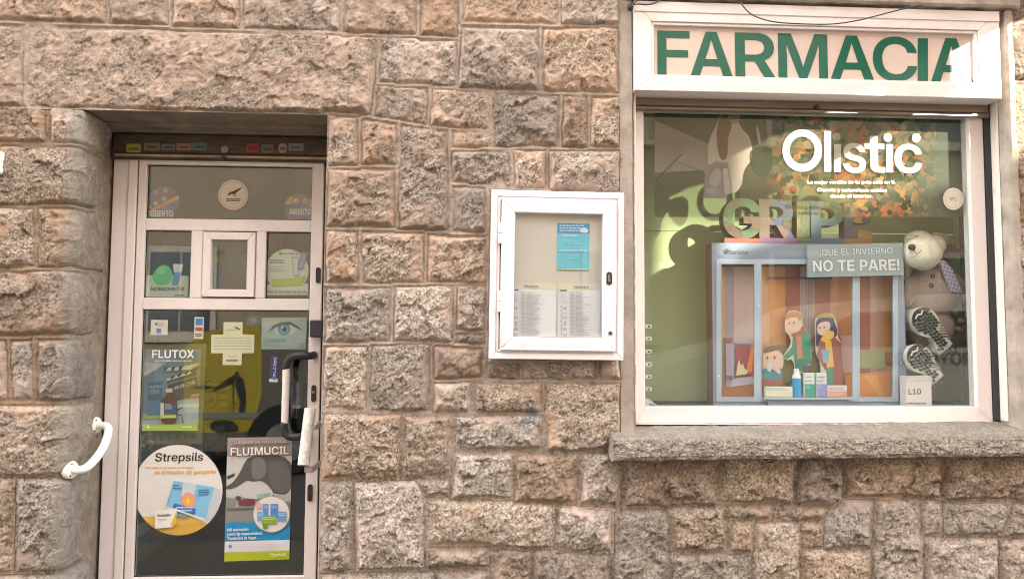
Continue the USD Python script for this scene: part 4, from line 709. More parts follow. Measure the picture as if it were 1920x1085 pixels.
db = thing('display_box', 'pale lime green display recess behind the shop window', 'display', (1.5, YB, zf0))
add(db, 'back_panel', bx(.55, 2.60, YB, YB + .02, zf0, 1.865), GREEN); add(db, 'back_panel', bx(.55, 2.60, YB + .002, YB + .02, 1.868, 2.50), GREEN)
add(db, 'side_panel', bx(.58, .60, .15, YB, zf0, 2.50), GREEN); add(db, 'side_panel', bx(2.42, 2.44, .15, YB, zf0, 2.50), GREEN)
add(db, 'display_floor', bx(.58, 2.44, .142, YB, zf0 - .03, zf0), mat('dark_felt', (.03, .045, .042), .9, var=.3)); add(db, 'ceiling', bx(.58, 2.44, .142, YB, 2.50, 2.52), mat('dull_ceiling', (.3, .3, .26), .8))
# printed film hung behind the glass
YF = .150
PICT = usdkit.material(stage, '/World/Looks/printed_film', {
    'g': ('geometry', {}), 'sx': ('separate_xyz', {}), 'n': ('noise_texture', {'scale': 9.0, 'detail': 6.0, 'roughness': .7}), 'n5': ('noise_texture', {'scale': 38.0, 'detail': 4.0}), 'vm': ('vector_math', {'math_type': 'multiply_add', 'vector2': (.05, .05, .05)}), 'v': ('voronoi_texture', {'scale': 38.0, 'randomness': 1.0}), 'vs': ('separate_color', {}),
    'cr': ('rgb_ramp', {'ramp': [(0, (.035, .05, .03)), (.33, (.10, .11, .06)), (.5, (.30, .26, .13)), (.66, (.68, .13, .06)), (.8, (.74, .40, .16)), (1, (.16, .2, .14))]}),
    'fd': ('map_range', {'from_min': .30, 'from_max': .62, 'to_min': 0.0, 'to_max': 1.0}), 'fm': ('mix_color', {'a': (.16, .17, .12)}),
    'xl': ('map_range', {'range_type': 'smoothstep', 'from_min': 1.28, 'from_max': 1.46}), 'xr': ('map_range', {'range_type': 'smoothstep', 'from_min': 1.98, 'from_max': 2.2}),
    'm1': ('mix_color', {'a': (.13, .12, .08)}), 'm2': ('mix_color', {'b': (.19, .22, .18)}),
    'd': ('diffuse_bsdf', {}), 'tl': ('translucent_bsdf', {}), 'zl': ('map_range', {'range_type': 'smoothstep', 'from_min': 1.95, 'from_max': 2.16, 'to_min': .08, 'to_max': .46}), 'xd': ('map_range', {'range_type': 'smoothstep', 'from_min': 1.62, 'from_max': 1.86, 'to_min': 0.0, 'to_max': .55}), 'mxf': ('math', {'math_type': 'maximum'}), 'mc': ('mix_closure', {'fac': .4}), 't': ('transparent_bsdf', {'color': (.95, .98, .92)}), 'm': ('mix_closure', {'fac': .40})},
    [('g.position', 'sx.vector'), ('g.position', 'n.vector'), ('g.position', 'n5.vector'), ('n5.color', 'vm.vector1'), ('g.position', 'vm.vector3'), ('vm.vector', 'v.vector'), ('v.color', 'vs.color'), ('vs.r', 'cr.fac'), ('n.fac', 'fd.value'), ('fd.result', 'fm.fac'), ('cr.color', 'fm.b'), ('sx.x', 'xl.value'), ('sx.x', 'xr.value'),
     ('xl.result', 'm1.fac'), ('fm.result', 'm1.b'), ('xr.result', 'm2.fac'), ('m1.result', 'm2.a'), ('m2.result', 'd.color'), ('m2.result', 'tl.color'), ('sx.z', 'zl.value'), ('sx.x', 'xd.value'), ('zl.result', 'mxf.value1'), ('xd.result', 'mxf.value2'), ('mxf.value', 'm.fac'), ('d.BSDF', 'mc.closure1'), ('tl.BSDF', 'mc.closure2'), ('t.BSDF', 'm.closure1'), ('mc.closure', 'm.closure2')], surface='m.closure')
zo = zoom(1440, 200, 4.1738); zw = zoom(1180, 190, 3.7417); zx = zoom(1140, 0, 1.9987)
rounded = pp(rect(1227, 205, 1817, 407), YF).buffer(-.02).buffer(.02, 6)
P, g = poster('window_poster', 'translucent hair care poster with flowers and a seated woman across the upper window', 'poster', rounded, None, YF, m=PICT)
def fm(c, a=.72):
    a = a * .85; return film('film_%03d_%03d_%03d_%02d' % (*[int(x * 255) for x in c], int(a * 100)), c, a)
P.poly(zw((180, 135), (560, 300), (560, 480), (180, 500)), None, 'print', g, fm((.42, .35, .29), .62))
P.poly(zw((178, 550), (370, 365), (376, 372), (186, 562)), None, 'print', g, fm((.13, .12, .09))); P.poly(zw((350, 430), (520, 490), (518, 496), (348, 436)), None, 'print', g, fm((.2, .18, .14)))
P.poly(zw(*sm([(640, 80), (740, 90), (790, 200), (850, 250), (870, 400), (800, 480), (790, 600), (720, 660), (640, 560), (560, 520), (545, 330), (575, 230), (615, 160)], 2)), None, 'figure', g, fm((.62, .53, .45), .62))
P.poly(zw(*sm([(655, 60), (720, 60), (722, 170), (690, 260), (690, 400), (640, 420), (615, 320), (610, 200)], 2)), None, 'figure', g, fm((.20, .13, .06), .95)); P.poly(zw(*ell(735, 100, 42, 60)), None, 'figure', g, fm((.42, .28, .20), .95))
P.poly(zw(*sm([(850, 330), (1000, 300), (1010, 460), (960, 540), (900, 520), (840, 420)], 1)), None, 'figure', g, fm((.07, .085, .05), .45)); P.poly(zw(*sm([(885, 180), (905, 180), (925, 290), (905, 300)], 1)), None, 'figure', g, fm((.46, .34, .24), .9))
P.poly(zw((530, 470), (600, 420), (690, 430), (720, 640), (660, 682), (522, 678)), None, 'figure', g, fm((.25, .21, .19), .7)); P.poly(zw(*sm([(560, 520), (620, 460), (650, 500), (635, 590), (560, 600)], 1)), None, 'figure', g, fm((.36, .33, .31), .95)); P.poly(zw((535, 610), (610, 605), (608, 650), (535, 655)), None, 'figure', g, fm((.33, .31, .29), .95)); P.poly(zw((655, 470), (690, 470), (718, 640), (670, 660)), None, 'figure', g, fm((.42, .40, .36), .9))
WHT = film('white_vinyl', (.88, .88, .84), .50)
def ring(q, ri): return q
O_ = pp(zo(*ell(263, 347, 155, 165, 48)), YF).difference(pp(zo(*ell(262, 345, 98, 107, 40)), YF))
P.poly(O_, None, 'lettering', None, WHT)
for ch, q in (('l', (432, 195, 488, 512)), ('ı', (510, 298, 564, 515)), ('s', (583, 290, 755, 522)), ('t', (752, 235, 902, 518)), ('ı', (915, 298, 970, 518)), ('c', (982, 298, 1192, 524))):
    a, b = zo((q[0], q[1]), (q[2], q[3]))
    gl = pp(rect(a[0], a[1], b[0], b[1]), YF).buffer(-.003).buffer(.003) if ch in 'lı' else fit_glyph(ch, (*a, *b), YF, 600)
    P.poly(gl, None, 'lettering', None, WHT)
P.poly(zo(*ell(938, 242, 33, 35)), None, 'lettering', None, WHT); P.poly(zo(*ell(1160, 245, 34, 36)), None, 'lettering', None, WHT); P.poly(zo(*ell(537, 235, 30, 32)), None, 'lettering', None, fm((.5, .48, .42), .9)); P.text('TM', *zo((1155, 250), (1182, 250)), (.4, .4, .38), cap=2.6)
CRM = mat('cream_print', (.80, .78, .58), .4, var=.01)
for t_, a, b in (('La mejor versión de tu pelo está en ti.', (310, 603), (998, 603)), ('Ciencia y naturaleza unidas', (385, 664), (930, 666)), ('desde el interior.', (488, 712), (818, 712))):
    P.poly(text_poly(t_, *zo(a, b), P.y, 6.2, 720, 72), None, 'lettering', None, CRM)
P, g2 = poster('sticker', 'round grey seal sticker marked number one at the right edge of the window', 'sticker', zo(*ell(1450, 722, 80, 86, 40)), (.50, .47, .40), .1105)
P.poly(pp(zo(*ell(1450, 722, 66, 71, 40)), P.y).difference(pp(zo(*ell(1450, 722, 62, 67, 40)), P.y)), (.32, .30, .26)); P.text('Nº1', *zo((1425, 738), (1478, 737)), (.25, .24, .2), cap=7, weight=500)

# GRIPE letters standing on the cardboard display
YL = .25
gp = thing('letter_display', 'row of thick printed foam letters on a striped base, on top of the cardboard display', 'display letters', (1.5, YL, 1.78))
DK = mat('dark_foam_edge', (.10, .065, .05), .7, var=.2)
cols = {'G': ((.060, .022, .010), (.030, .065, .018)), 'R': ((.105, .045, .038), (.014, .032, .14)), 'I': ((.085, .075, .012), (.045, .075, .020)), 'P': ((.004, .050, .085), (.030, .075, .008)), 'E': ((.05, .065, .10), (.30, .17, .02))}
for ch, q in (('G', (1356, 372, 1427, 447)), ('R', (1424, 374, 1488, 446)), ('I', (1494, 375, 1518, 446)), ('P', (1521, 377, 1582, 446)), ('E', (1584, 379, 1632, 446))):
    gl = pp(rect(*q), YL) if ch == 'I' else fit_glyph(ch, q, YL, 800); L_ = add(gp, 'letter', prism(gl, YL + .055, .054), DK)
    b = gl.bounds; w, h_ = b[2] - b[0], b[3] - b[1]; c0, c1 = cols[ch]
    add(L_, 'print', prism(gl, YL + .0006, .0006), ink(c0))
    half = Polygon([(b[0] + .5 * w, b[1]), (b[2], b[1]), (b[2], b[3]), (b[0] + .42 * w, b[3])]); add(L_, 'print', prism(gl.intersection(half), YL - .0002, .0005), ink(c1))
    r = np.random.default_rng(ord(ch))
    for k in range(4):
        cx, cz = b[0] + w * r.random(), b[1] + h_ * r.random(); bl = Polygon([(cx + w * .2 * math.cos(t) * (1 + .3 * r.random()), cz + h_ * .16 * math.sin(t) * (1 + .3 * r.random())) for t in np.linspace(0, 6.28, 14)[:-1]]).buffer(0).intersection(gl)
        if bl.area > 1e-5: add(L_, 'print', prism(bl, YL - .0008 - k * .0004, .0004), ink(tuple(np.clip(np.array(c0 if k % 2 else c1) * (.35 + 1.3 * r.random()), 0, .7).round(3))))
for a, b, c in ((1358, 1427, (.60, .16, .05)), (1427, 1494, (.36, .16, .40)), (1494, 1520, (.04, .34, .12)), (1520, 1583, (.06, .22, .38)), (1583, 1634, (.62, .34, .05))):
    p, q = at(a, 457, YL - .004), at(b, 447, YL - .004); add(gp, 'base_block', bx(p[0] + .0003, q[0] - .0003, YL - .006, YL + .06, 1.777, q[2]), ink((c[0] * .34, c[1] * .22, c[2] * .34)))

# cardboard winter display
YC = .215
zc = zoom(1300, 350, 4.019); zy = zoom(1320, 560, 4.8)
cd = thing('cardboard_display', 'large cardboard winter display shaped like a blue window with a warm room inside', 'display', (1.55, YC, zf0))
x0, x1, z1 = at(1336, 600, YC)[0], at(1697, 600, YC)[0], at(1500, 457, YC)[2]
BLUE = mat('display_blue', (.19, .235, .33), .5, var=.08, scale=5); PALE = mat('display_pale', (.36, .43, .56), .5, var=.05); BRN = mat('display_side', (.15, .06, .03), .6, var=.15)
op = [pp(rect(*q), YC) for q in ((1352, 495, 1414, 744), (1427, 495, 1598, 744), (1611, 495, 1674, 744))]
face = box(x0, zf0, x1, z1)
for o in op: face = face.difference(o)
add(cd, 'front_panel', prism(face, YC + .006, .006), BLUE)
add(cd, 'side_panel', bx(x0 - .001, x0 + .003, YC + .0005, YC + .085, zf0, z1 - .002), BRN); add(cd, 'side_panel', bx(x1 - .003, x1, YC + .007, YC + .085, zf0, z1 - .002), BRN); add(cd, 'top_panel', bx(x0 + .004, x1 - .004, YC + .007, YC + .085, z1 - .006, z1 - .002), BLUE)
g = pp(rect(1343, 486, 1683, 752), YC)
for o in op: g = g.difference(o)
add(cd, 'window_frame', prism(g, YC - .0003, .003), PALE)
for k, o in enumerate(op): add(cd, 'frame_edge', prism(o.buffer(.0035).difference(o), YC - .0034, .002), mat('display_edge', (.40, .50, .58), .5))
PB = Print(cd, YC + .065, .0006)
zyp = lambda *p: zy(*p)
bk = PB.poly(rect(1340, 480, 1690, 750), (.50, .21, .065), 'picture'); PB.y -= .001
for a, b, c in ((1340, 1362, (.50, .30, .17)), (1360, 1378, (.30, .24, .30)), (1376, 1415, (.48, .36, .36)), (1426, 1442, (.52, .30, .17)), (1474, 1500, (.26, .075, .05)), (1500, 1527, (.38, .27, .25)), (1527, 1556, (.28, .10, .06)), (1556, 1600, (.44, .19, .09)), (1610, 1634, (.30, .11, .08)), (1632, 1655, (.44, .26, .20)), (1655, 1676, (.46, .24, .09))):
    PB.poly(rect(a, 488, b, 748), c, 'curtain', bk)
for k in range(4): PB.poly(rect(1503 + k * 6, 520, 1505 + k * 6, 700), (.28, .20, .20), 'fold', bk)
PB.poly(rect(1440, 519, 1560, 523), (.12, .05, .03), 'curtain_rod', bk); PB.poly(rect(1340, 488, 1690, 500), (.16, .08, .05), 'print', bk)
PB.poly(sm([(1440, 660), (1462, 640), (1490, 660), (1490, 720), (1440, 720)]), (.16, .13, .02), 'print', bk); PB.poly(sm([(1505, 660), (1560, 655), (1575, 700), (1570, 740), (1500, 740)], 1), (.10, .075, .015), 'print', bk)
PB.poly(zy((1230, 330), (1340, 330), (1345, 660), (1250, 665)), (.46, .28, .27), 'print', bk); PB.poly(zy((1265, 690), (1720, 640), (1720, 900), (1290, 900)), (.58, .21, .045), 'rug', bk); PB.poly(zy((1430, 690), (1560, 690), (1620, 870), (1590, 890)), (.64, .29, .08), 'print', bk); PB.poly(zy((150, 800), (480, 740), (480, 890), (160, 890)), (.40, .15, .05), 'rug', bk)
PB.poly(rect(1612, 655, 1660, 690), (.25, .26, .12), 'print', bk)
# fireplace
PB.poly(zy((195, 400), (270, 400), (270, 770), (200, 790)), (.34, .27, .36), 'fireplace'); PB.poly(zy((270, 350), (462, 352), (462, 400), (262, 402)), (.36, .29, .38), 'fireplace'); PB.poly(zy((170, 350), (262, 352), (245, 400), (198, 400)), (.22, .05, .06), 'fireplace'); PB.poly(zy((290, 420), (450, 420), (450, 690), (290, 690)), (.30, .035, .05), 'fireplace'); PB.poly(zy((425, 420), (450, 440), (430, 660), (380, 660)), (.66, .20, .03), 'fireplace')
PB.poly(zy((265, 720), (465, 690), (465, 760), (230, 795)), (.42, .38, .46), 'fireplace'); PB.poly(zy((195, 690), (255, 690), (255, 720), (195, 718)), (.22, .06, .08), 'fireplace'); PB.poly(zy((288, 690), (305, 580), (318, 545), (330, 600), (350, 580), (365, 625), (395, 650), (380, 680)), (.62, .56, .30), 'flame')
# cut-out family, each on its own card
def cutout(y, outline, parts, name):
    base = pp(outline, y); n = add(cd, name, prism(base.buffer(-.0005), y, .002), ink((.52, .47, .42)))
    yy = y - .0022
    for pts, c in parts: add(n, 'print', prism(pp(pts, y), yy, .0004), ink(c)); yy -= .0005
SKIN = (.58, .40, .33)
hair1 = zy(*sm([(735, 200), (728, 160), (760, 120), (820, 112), (880, 135), (875, 190), (850, 200), (840, 165), (760, 170)], 2)); fc1 = zy(*sm([(735, 190), (760, 165), (845, 165), (870, 200), (860, 260), (800, 320), (730, 295)], 2)); coat1 = zy((800, 320), (870, 290), (920, 290), (960, 370), (960, 580), (930, 590), (920, 660), (820, 640), (805, 500), (740, 545), (715, 520), (790, 430))
cutout(YC + .040, zy(*sm([(728, 160), (760, 110), (820, 100), (885, 130), (880, 230), (915, 280), (965, 370), (965, 590), (930, 600), (925, 670), (820, 670), (800, 540), (740, 555), (705, 515), (790, 400), (760, 320), (725, 295)], 1)),
       [(coat1, (.025, .20, .13)), (fc1, SKIN), (hair1, (.42, .17, .05)), (zy(*sm([(770, 320), (860, 290), (880, 235), (910, 270), (890, 330), (800, 350)], 1)), (.30, .09, .04)), (zy((825, 340), (870, 330), (885, 530), (840, 540)), (.52, .15, .08)), (zy((810, 545), (940, 545), (935, 590), (825, 610)), (.02, .15, .11)), (zy(*ell(763, 218, 6, 8)), (.05, .03, .03)), (zy(*ell(803, 215, 8, 9)), (.05, .03, .03)), (zy((880, 600), (935, 600), (925, 668), (885, 668)), (.10, .08, .12))], 'cutout_man')
cutout(YC + .034, zy(*sm([(1000, 180), (1010, 150), (1100, 120), (1175, 150), (1210, 290), (1200, 340), (1240, 400), (1262, 790), (1050, 790), (1045, 560), (1005, 520), (1000, 400), (995, 260)], 1)),
       [(zy(*sm([(1000, 200), (1040, 170), (1160, 150), (1175, 220), (1205, 290), (1190, 345), (1130, 350), (1050, 330), (1030, 430), (1005, 440)], 2)), (.055, .045, .09)), (zy(*sm([(1015, 260), (1030, 220), (1110, 195), (1140, 230), (1120, 310), (1060, 335), (1020, 310)], 2)), SKIN), (zy(*sm([(1000, 180), (1010, 150), (1090, 125), (1135, 140), (1170, 175), (1080, 165)], 1)), (.36, .26, .07)),
        (zy((1050, 350), (1170, 340), (1230, 400), (1258, 785), (1160, 785), (1150, 640), (1090, 640), (1040, 560), (1010, 510)), (.26, .075, .055)), (zy((1100, 620), (1165, 620), (1155, 775), (1110, 775)), (.03, .20, .16)), (zy(*sm([(1045, 350), (1120, 285), (1165, 290), (1170, 340), (1100, 390), (1055, 385)], 1)), (.62, .38, .10)), (zy((1085, 380), (1140, 375), (1165, 610), (1100, 620)), (.60, .36, .09)), (zy((1050, 455), (1125, 460), (1115, 570), (1070, 575)), (.16, .33, .45)), (zy(*ell(1035, 262, 7, 8)), (.05, .03, .04)), (zy(*ell(1076, 256, 7, 8)), (.05, .03, .04))], 'cutout_woman')
cutout(YC + .026, zy(*sm([(525, 480), (535, 440), (600, 410), (680, 410), (712, 480), (715, 600), (700, 620), (705, 800), (525, 800)], 1)),
       [(zy((532, 700), (705, 700), (705, 800), (532, 800)), (.28, .09, .07)), (zy(*sm([(525, 620), (700, 610), (708, 690), (690, 725), (540, 720), (525, 680)], 1)), (.03, .20, .26)), (zy(*sm([(525, 490), (570, 470), (660, 460), (700, 500), (708, 590), (640, 640), (560, 630), (525, 590)], 2)), SKIN), (zy(*sm([(525, 485), (540, 440), (610, 412), (685, 415), (712, 500), (695, 495), (665, 455), (600, 475), (545, 490)], 2)), (.16, .085, .05)), (zy(*ell(568, 530, 8, 15)), (.14, .05, .04)), (zy(*ell(632, 527, 8, 15)), (.14, .05, .04)), (zy((575, 590), (600, 560), (615, 600), (590, 660), (560, 630)), (.48, .55, .60)), (zy(*sm([(605, 620), (640, 600), (690, 640), (680, 680), (650, 660)], 1)), SKIN)], 'cutout_child')
P = Print(cd, YC - .0036)
for q in ((845, 955, 20, 20), (690, 245, 20, 24)):
    pass
r = np.random.default_rng(9); fl = []
for k in range(46):
    px, py, rr = 1345 + 345 * r.random(), 462 + 292 * r.random(), .9 + 1.3 * r.random() ** 2
    c = pp(ell(px, py, rr, rr, 8), YC)
    fl.append(c)
on = union_all(fl).intersection(face); add(cd, 'snowflakes', prism(on, YC - .0036, .0004), ink((.62, .66, .70)))
P.text('farline', *zc((268, 508), (415, 508)), (.05, .07, .10), cap=8.2, weight=400, size=120); dm = pp(zc((228, 485), (248, 465), (268, 485), (248, 507)), YC); P.poly(dm.difference(dm.buffer(-.0035)), (.05, .07, .10), 'logo'); P.poly(zc((238, 498), (262, 470), (266, 474), (242, 502)), (.05, .07, .10), 'logo')
side = [at(1330, y_, YC) for y_ in (592, 650)]
# raised slogan panel
YQ = YC - .022
ps = add(cd, 'slogan_panel', prism(pp(zc((860, 440), (1578, 422), (1588, 665), (862, 682)), YQ), YQ + .012, .012), mat('slogan_blue', (.25, .31, .35), .5, var=.05))
PS = Print(ps, YQ - .0002)
for t_, a, b, cp_, wt in (('¡QUE EL INVIERNO', (955, 520), (1502, 503), 11.5, 620), ('NO TE PARE!', (902, 640), (1555, 628), 20.5, 760)):
    PS.text(t_, *zc(a, b), (.08, .11, .17), cap=cp_, weight=wt, size=120, grow=.0016); PS.text(t_, *zc(a, b), (.52, .58, .62) if cp_ < 15 else (.62, .66, .69), cap=cp_, weight=wt, size=120)
# products standing at the front edge of the display
def carton(nm, lb, q, c_top, c_low, cut, y, cat='box', depth=.02, extra=None):
    a, b = zy((q[0], q[1]), (q[2], q[3])); A, B = at(*a, y), at(*b, y); t = thing(nm, lb, cat, (A[0], y, B[2]))
    add(t, 'box_body', bx(A[0], B[0], y, y + depth, B[2], A[2], .0006), ink(c_top)); zc_ = at(*zy((q[0], cut))[0], y)[2]
    add(t, 'colour_panel', bx(A[0] + .0004, B[0] - .0004, y - .0008, y - .0001, B[2] + .0004, zc_), ink(c_low)); PRT = Print(t, y - .001)
    PRT.small(*zy((q[0] + 8, q[1] + (cut - q[1]) * .2))[0], *zy((q[2] - 10, cut - 8))[0], 2, tuple(x * .5 for x in c_top), .4, int(q[0]))
    PRT.small(*zy((q[0] + 8, cut + 15))[0], *zy((q[2] - 25, cut + 40))[0], 2, tuple(min(.7, x + .3) for x in c_low), .4, int(q[0]) + 1)
YPR = YC - .018
carton('green_carton', 'small white and green medicine carton at the foot of the display', (905, 665, 998, 884), (.58, .62, .60), (.02, .28, .20), 765, YPR)
carton('purple_carton', 'small white and violet medicine carton beside the green one', (1012, 665, 1103, 884), (.56, .58, .63), (.22, .24, .52), 765, YPR)
carton('pink_box', 'low white box with a pink fade, rightmost product on the display', (1108, 780, 1288, 884), (.60, .56, .58), (.62, .26, .22), 830, YPR)
carton('cream_box', 'flat white and cream box, leftmost product on the display', (556, 790, 798, 884), (.62, .66, .62), (.64, .60, .40), 832, YPR)
a, b = zy((815, 884), (888, 720)); A, B = at(*a, YPR), at(*b, YPR); rb = (B[0] - A[0]) / 2; cxb = (A[0] + B[0]) / 2
bt = thing('spray_bottle', 'blue nasal spray bottle with a white cap in front of the display', 'bottle', (cxb, YPR + rb, A[2]))
hT = at(*zy((850, 630))[0], YPR)[2]; hS = at(*zy((850, 715))[0], YPR)[2]; hN = at(*zy((850, 670))[0], YPR)[2]
def lathe(c, prof, n=24): return tube([(c[0], c[1], z) for _, z in prof], [r_ for r_, _ in prof], n)
add(bt, 'body', lathe((cxb, YPR + rb), [(rb * .9, A[2]), (rb, A[2] + .003), (rb, hS)]), ink((.01, .27, .58), .3), 40); add(bt, 'cap', lathe((cxb, YPR + rb), [(rb, hS + .0002), (rb * .98, hS + .008), (rb * .62, hN), (rb * .58, hT - .002), (rb * .45, hT)]), ink((.66, .66, .68), .3), 40)
sh_ = [(795, 0)]
stand = thing('shelf_strip', 'thin pale ledge carrying the small products in front of the display', 'shelf', (1.55, YPR, 1.05)); a, b = at(*zy((540, 888))[0], YPR), at(*zy((1340, 905))[0], YPR)
add(stand, 'ledge', bx(a[0], b[0], YPR - .006, YC - .004, b[2], a[2], .001), PALE); add(stand, 'support', bx(a[0] + .02, b[0] - .02, YPR + .004, YC - .005, zf0, b[2] - .0004), BLUE)

# plush sheep
z6 = zoom(1680, 420, 6.025); z7 = zoom(1680, 560, 5.169)
YH = .29
WOOL = mat('cream_plush', (.74, .70, .60), .95, var=.08, scale=60, bump=.6, bscale=600); TWEED = mat('brown_tweed', (.33, .24, .205), .95, var=.3, scale=220, bump=.7, bscale=500)
s = 1 / 414.
def W6(u, v, y): return at(*z6((u, v))[0], y)
hc = W6(300, 320, YH - .03)
shp = thing('plush_sheep', 'cream headed plush sheep with tweed body and lilac scarf at the window right', 'plush toy', W6(400, 1100, YH))
def noisy(m, amp, f, sd): 
    v = np.array(m.vertices); n = m.vertex_normals; return trimesh.Trimesh(v + n * ((meshkit.fbm(v * f, 3, sd) - .5) * 2 * amp)[:, None], m.faces, process=False)
head = manifold3d.Manifold()
def mani(m): return manifold3d.Manifold(manifold3d.Mesh(np.asarray(m.vertices, np.float32), np.asarray(m.faces, np.uint32)))
def fuse(balls, edge, it=10, lam=.5):
    M = mani(balls[0])
    for b in balls[1:]: M = M + mani(b)
    M = M.refine_to_length(edge); q = M.to_mesh(); t = trimesh.Trimesh(q.vert_properties[:, :3], q.tri_verts); trimesh.smoothing.filter_taubin(t, iterations=it); return t
hd = fuse([ball(hc, (.090, .07, .086)), ball(W6(230, 330, YH - .075), (.064, .055, .068)), ball(W6(250, 190, YH - .005), (.062, .06, .05)), ball(W6(420, 250, YH - .02), (.055, .055, .052))], .006)
n_h = add(shp, 'head', noisy(hd, .0015, 60, 1), WOOL, True)
ns = W6(180, 262, YH - .128); add(n_h, 'nose', ball(ns, (.0175, .012, .015)), mat('brown_nose', (.016, .010, .008), .45), True)
def onface(pts, d=.0): 
    out = []
    for u, v in pts:
        p0, p1 = CAM, at(*z6((u, v))[0], YH); dirn = (p1 - p0) / np.linalg.norm(p1 - p0)
        loc, _, _ = hd.ray.intersects_location([p0], [dirn], multiple_hits=True)
        q = loc[np.argmin(np.linalg.norm(loc - p0, axis=1))] if len(loc) else p1
        out.append(q - dirn * d)
    return np.array(out)
THR = mat('brown_thread', (.06, .035, .03), .7)
for pts in ([(200, 290), (222, 315), (240, 340)], [(240, 340), (265, 318), (287, 288)], [(240, 340), (215, 362), (172, 378)]): add(n_h, 'mouth', tube(curve(onface(pts, .0008), 12), .0011, 6), THR, True)
add(n_h, 'eye', tube(curve(onface([(212, 145), (232, 134), (252, 138)], .0008), 10), .002, 6), THR, True)
e1 = ball(W6(515, 165, YH - .01), (.050, .020, .025), rot=(.45, [0, 1, 0])); add(n_h, 'ear', noisy(e1, .001, 60, 3), mat('tan_plush', (.45, .36, .25), .95, var=.1, scale=80), True)
ear2 = pp(z6(*sm([(480, 210), (590, 215), (660, 255), (745, 330), (680, 345), (640, 362), (622, 430), (570, 410), (500, 320)], 1)), YH + .01); add(n_h, 'ear', rough(prism(ear2, YH + .02, .018), .008, .0015, 50, 2), mat('brown_plush', (.13, .095, .065), .95, var=.2, scale=90), 60)
body = fuse([ball(W6(380, 800, YH + .02), (.138, .085, .125)), ball(W6(410, 640, YH + .02), (.105, .07, .09)), ball(W6(150, 760, YH - .0), (.035, .04, .075), rot=(.3, [0, 1, 0])), ball(W6(690, 720, YH + .01), (.040, .045, .085), rot=(-.45, [0, 1, 0])), ball(W6(380, 1180, YH + .03), (.12, .08, .11))], .008)
add(shp, 'body', noisy(body, .0015, 70, 4), TWEED, True)
for u, v in ((412, 588), (398, 695)):
    p = W6(u, v, YH); dirn = (p - CAM) / np.linalg.norm(p - CAM); loc, _, _ = body.ray.intersects_location([CAM], [dirn], multiple_hits=True); q = loc[np.argmin(np.linalg.norm(loc - CAM, axis=1))]
    b_ = trimesh.creation.torus(.0085, .003, 20, 8); b_.apply_transform(trimesh.geometry.align_vectors([0, 0, 1], [0, -1, .1])); b_.apply_translation(q + np.array([0, -.001, 0])); add(shp, 'button', b_, THR, True)
sc_ = pp(z6((492, 405), (560, 415), (640, 500), (752, 768), (640, 772), (575, 620)), YH - .075)
SCARF = usdkit.material(stage, '/World/Looks/lilac_scarf', {'g': ('geometry', {}), 'mp': ('mapping', {'rotation': (0., .5, 0.)}), 'c': ('checker_texture', {'scale': 85.0, 'color1': (.30, .23, .36), 'color2': (.50, .46, .52)}), 'p': ('principled_bsdf', {'roughness': .9})}, [('g.position', 'mp.vector'), ('mp.vector', 'c.vector'), ('c.color', 'p.base_color')], surface='p.BSDF')
add(shp, 'scarf', rough(prism(sc_, YH - .06, .012), .01, .002, 40, 5), SCARF, 60)
for u, v in ((580, 125), (640, 215), (610, 300)):
    p = at(*z7((u, v))[0], YH - .03); add(shp, 'hoof', noisy(ball(p, (.020, .022, .014), 2, rot=(.5, [0, 1, 0])), .003, 60, 7), mat('brown_hoof', (.13, .075, .04), .6, var=.4, scale=50), True)
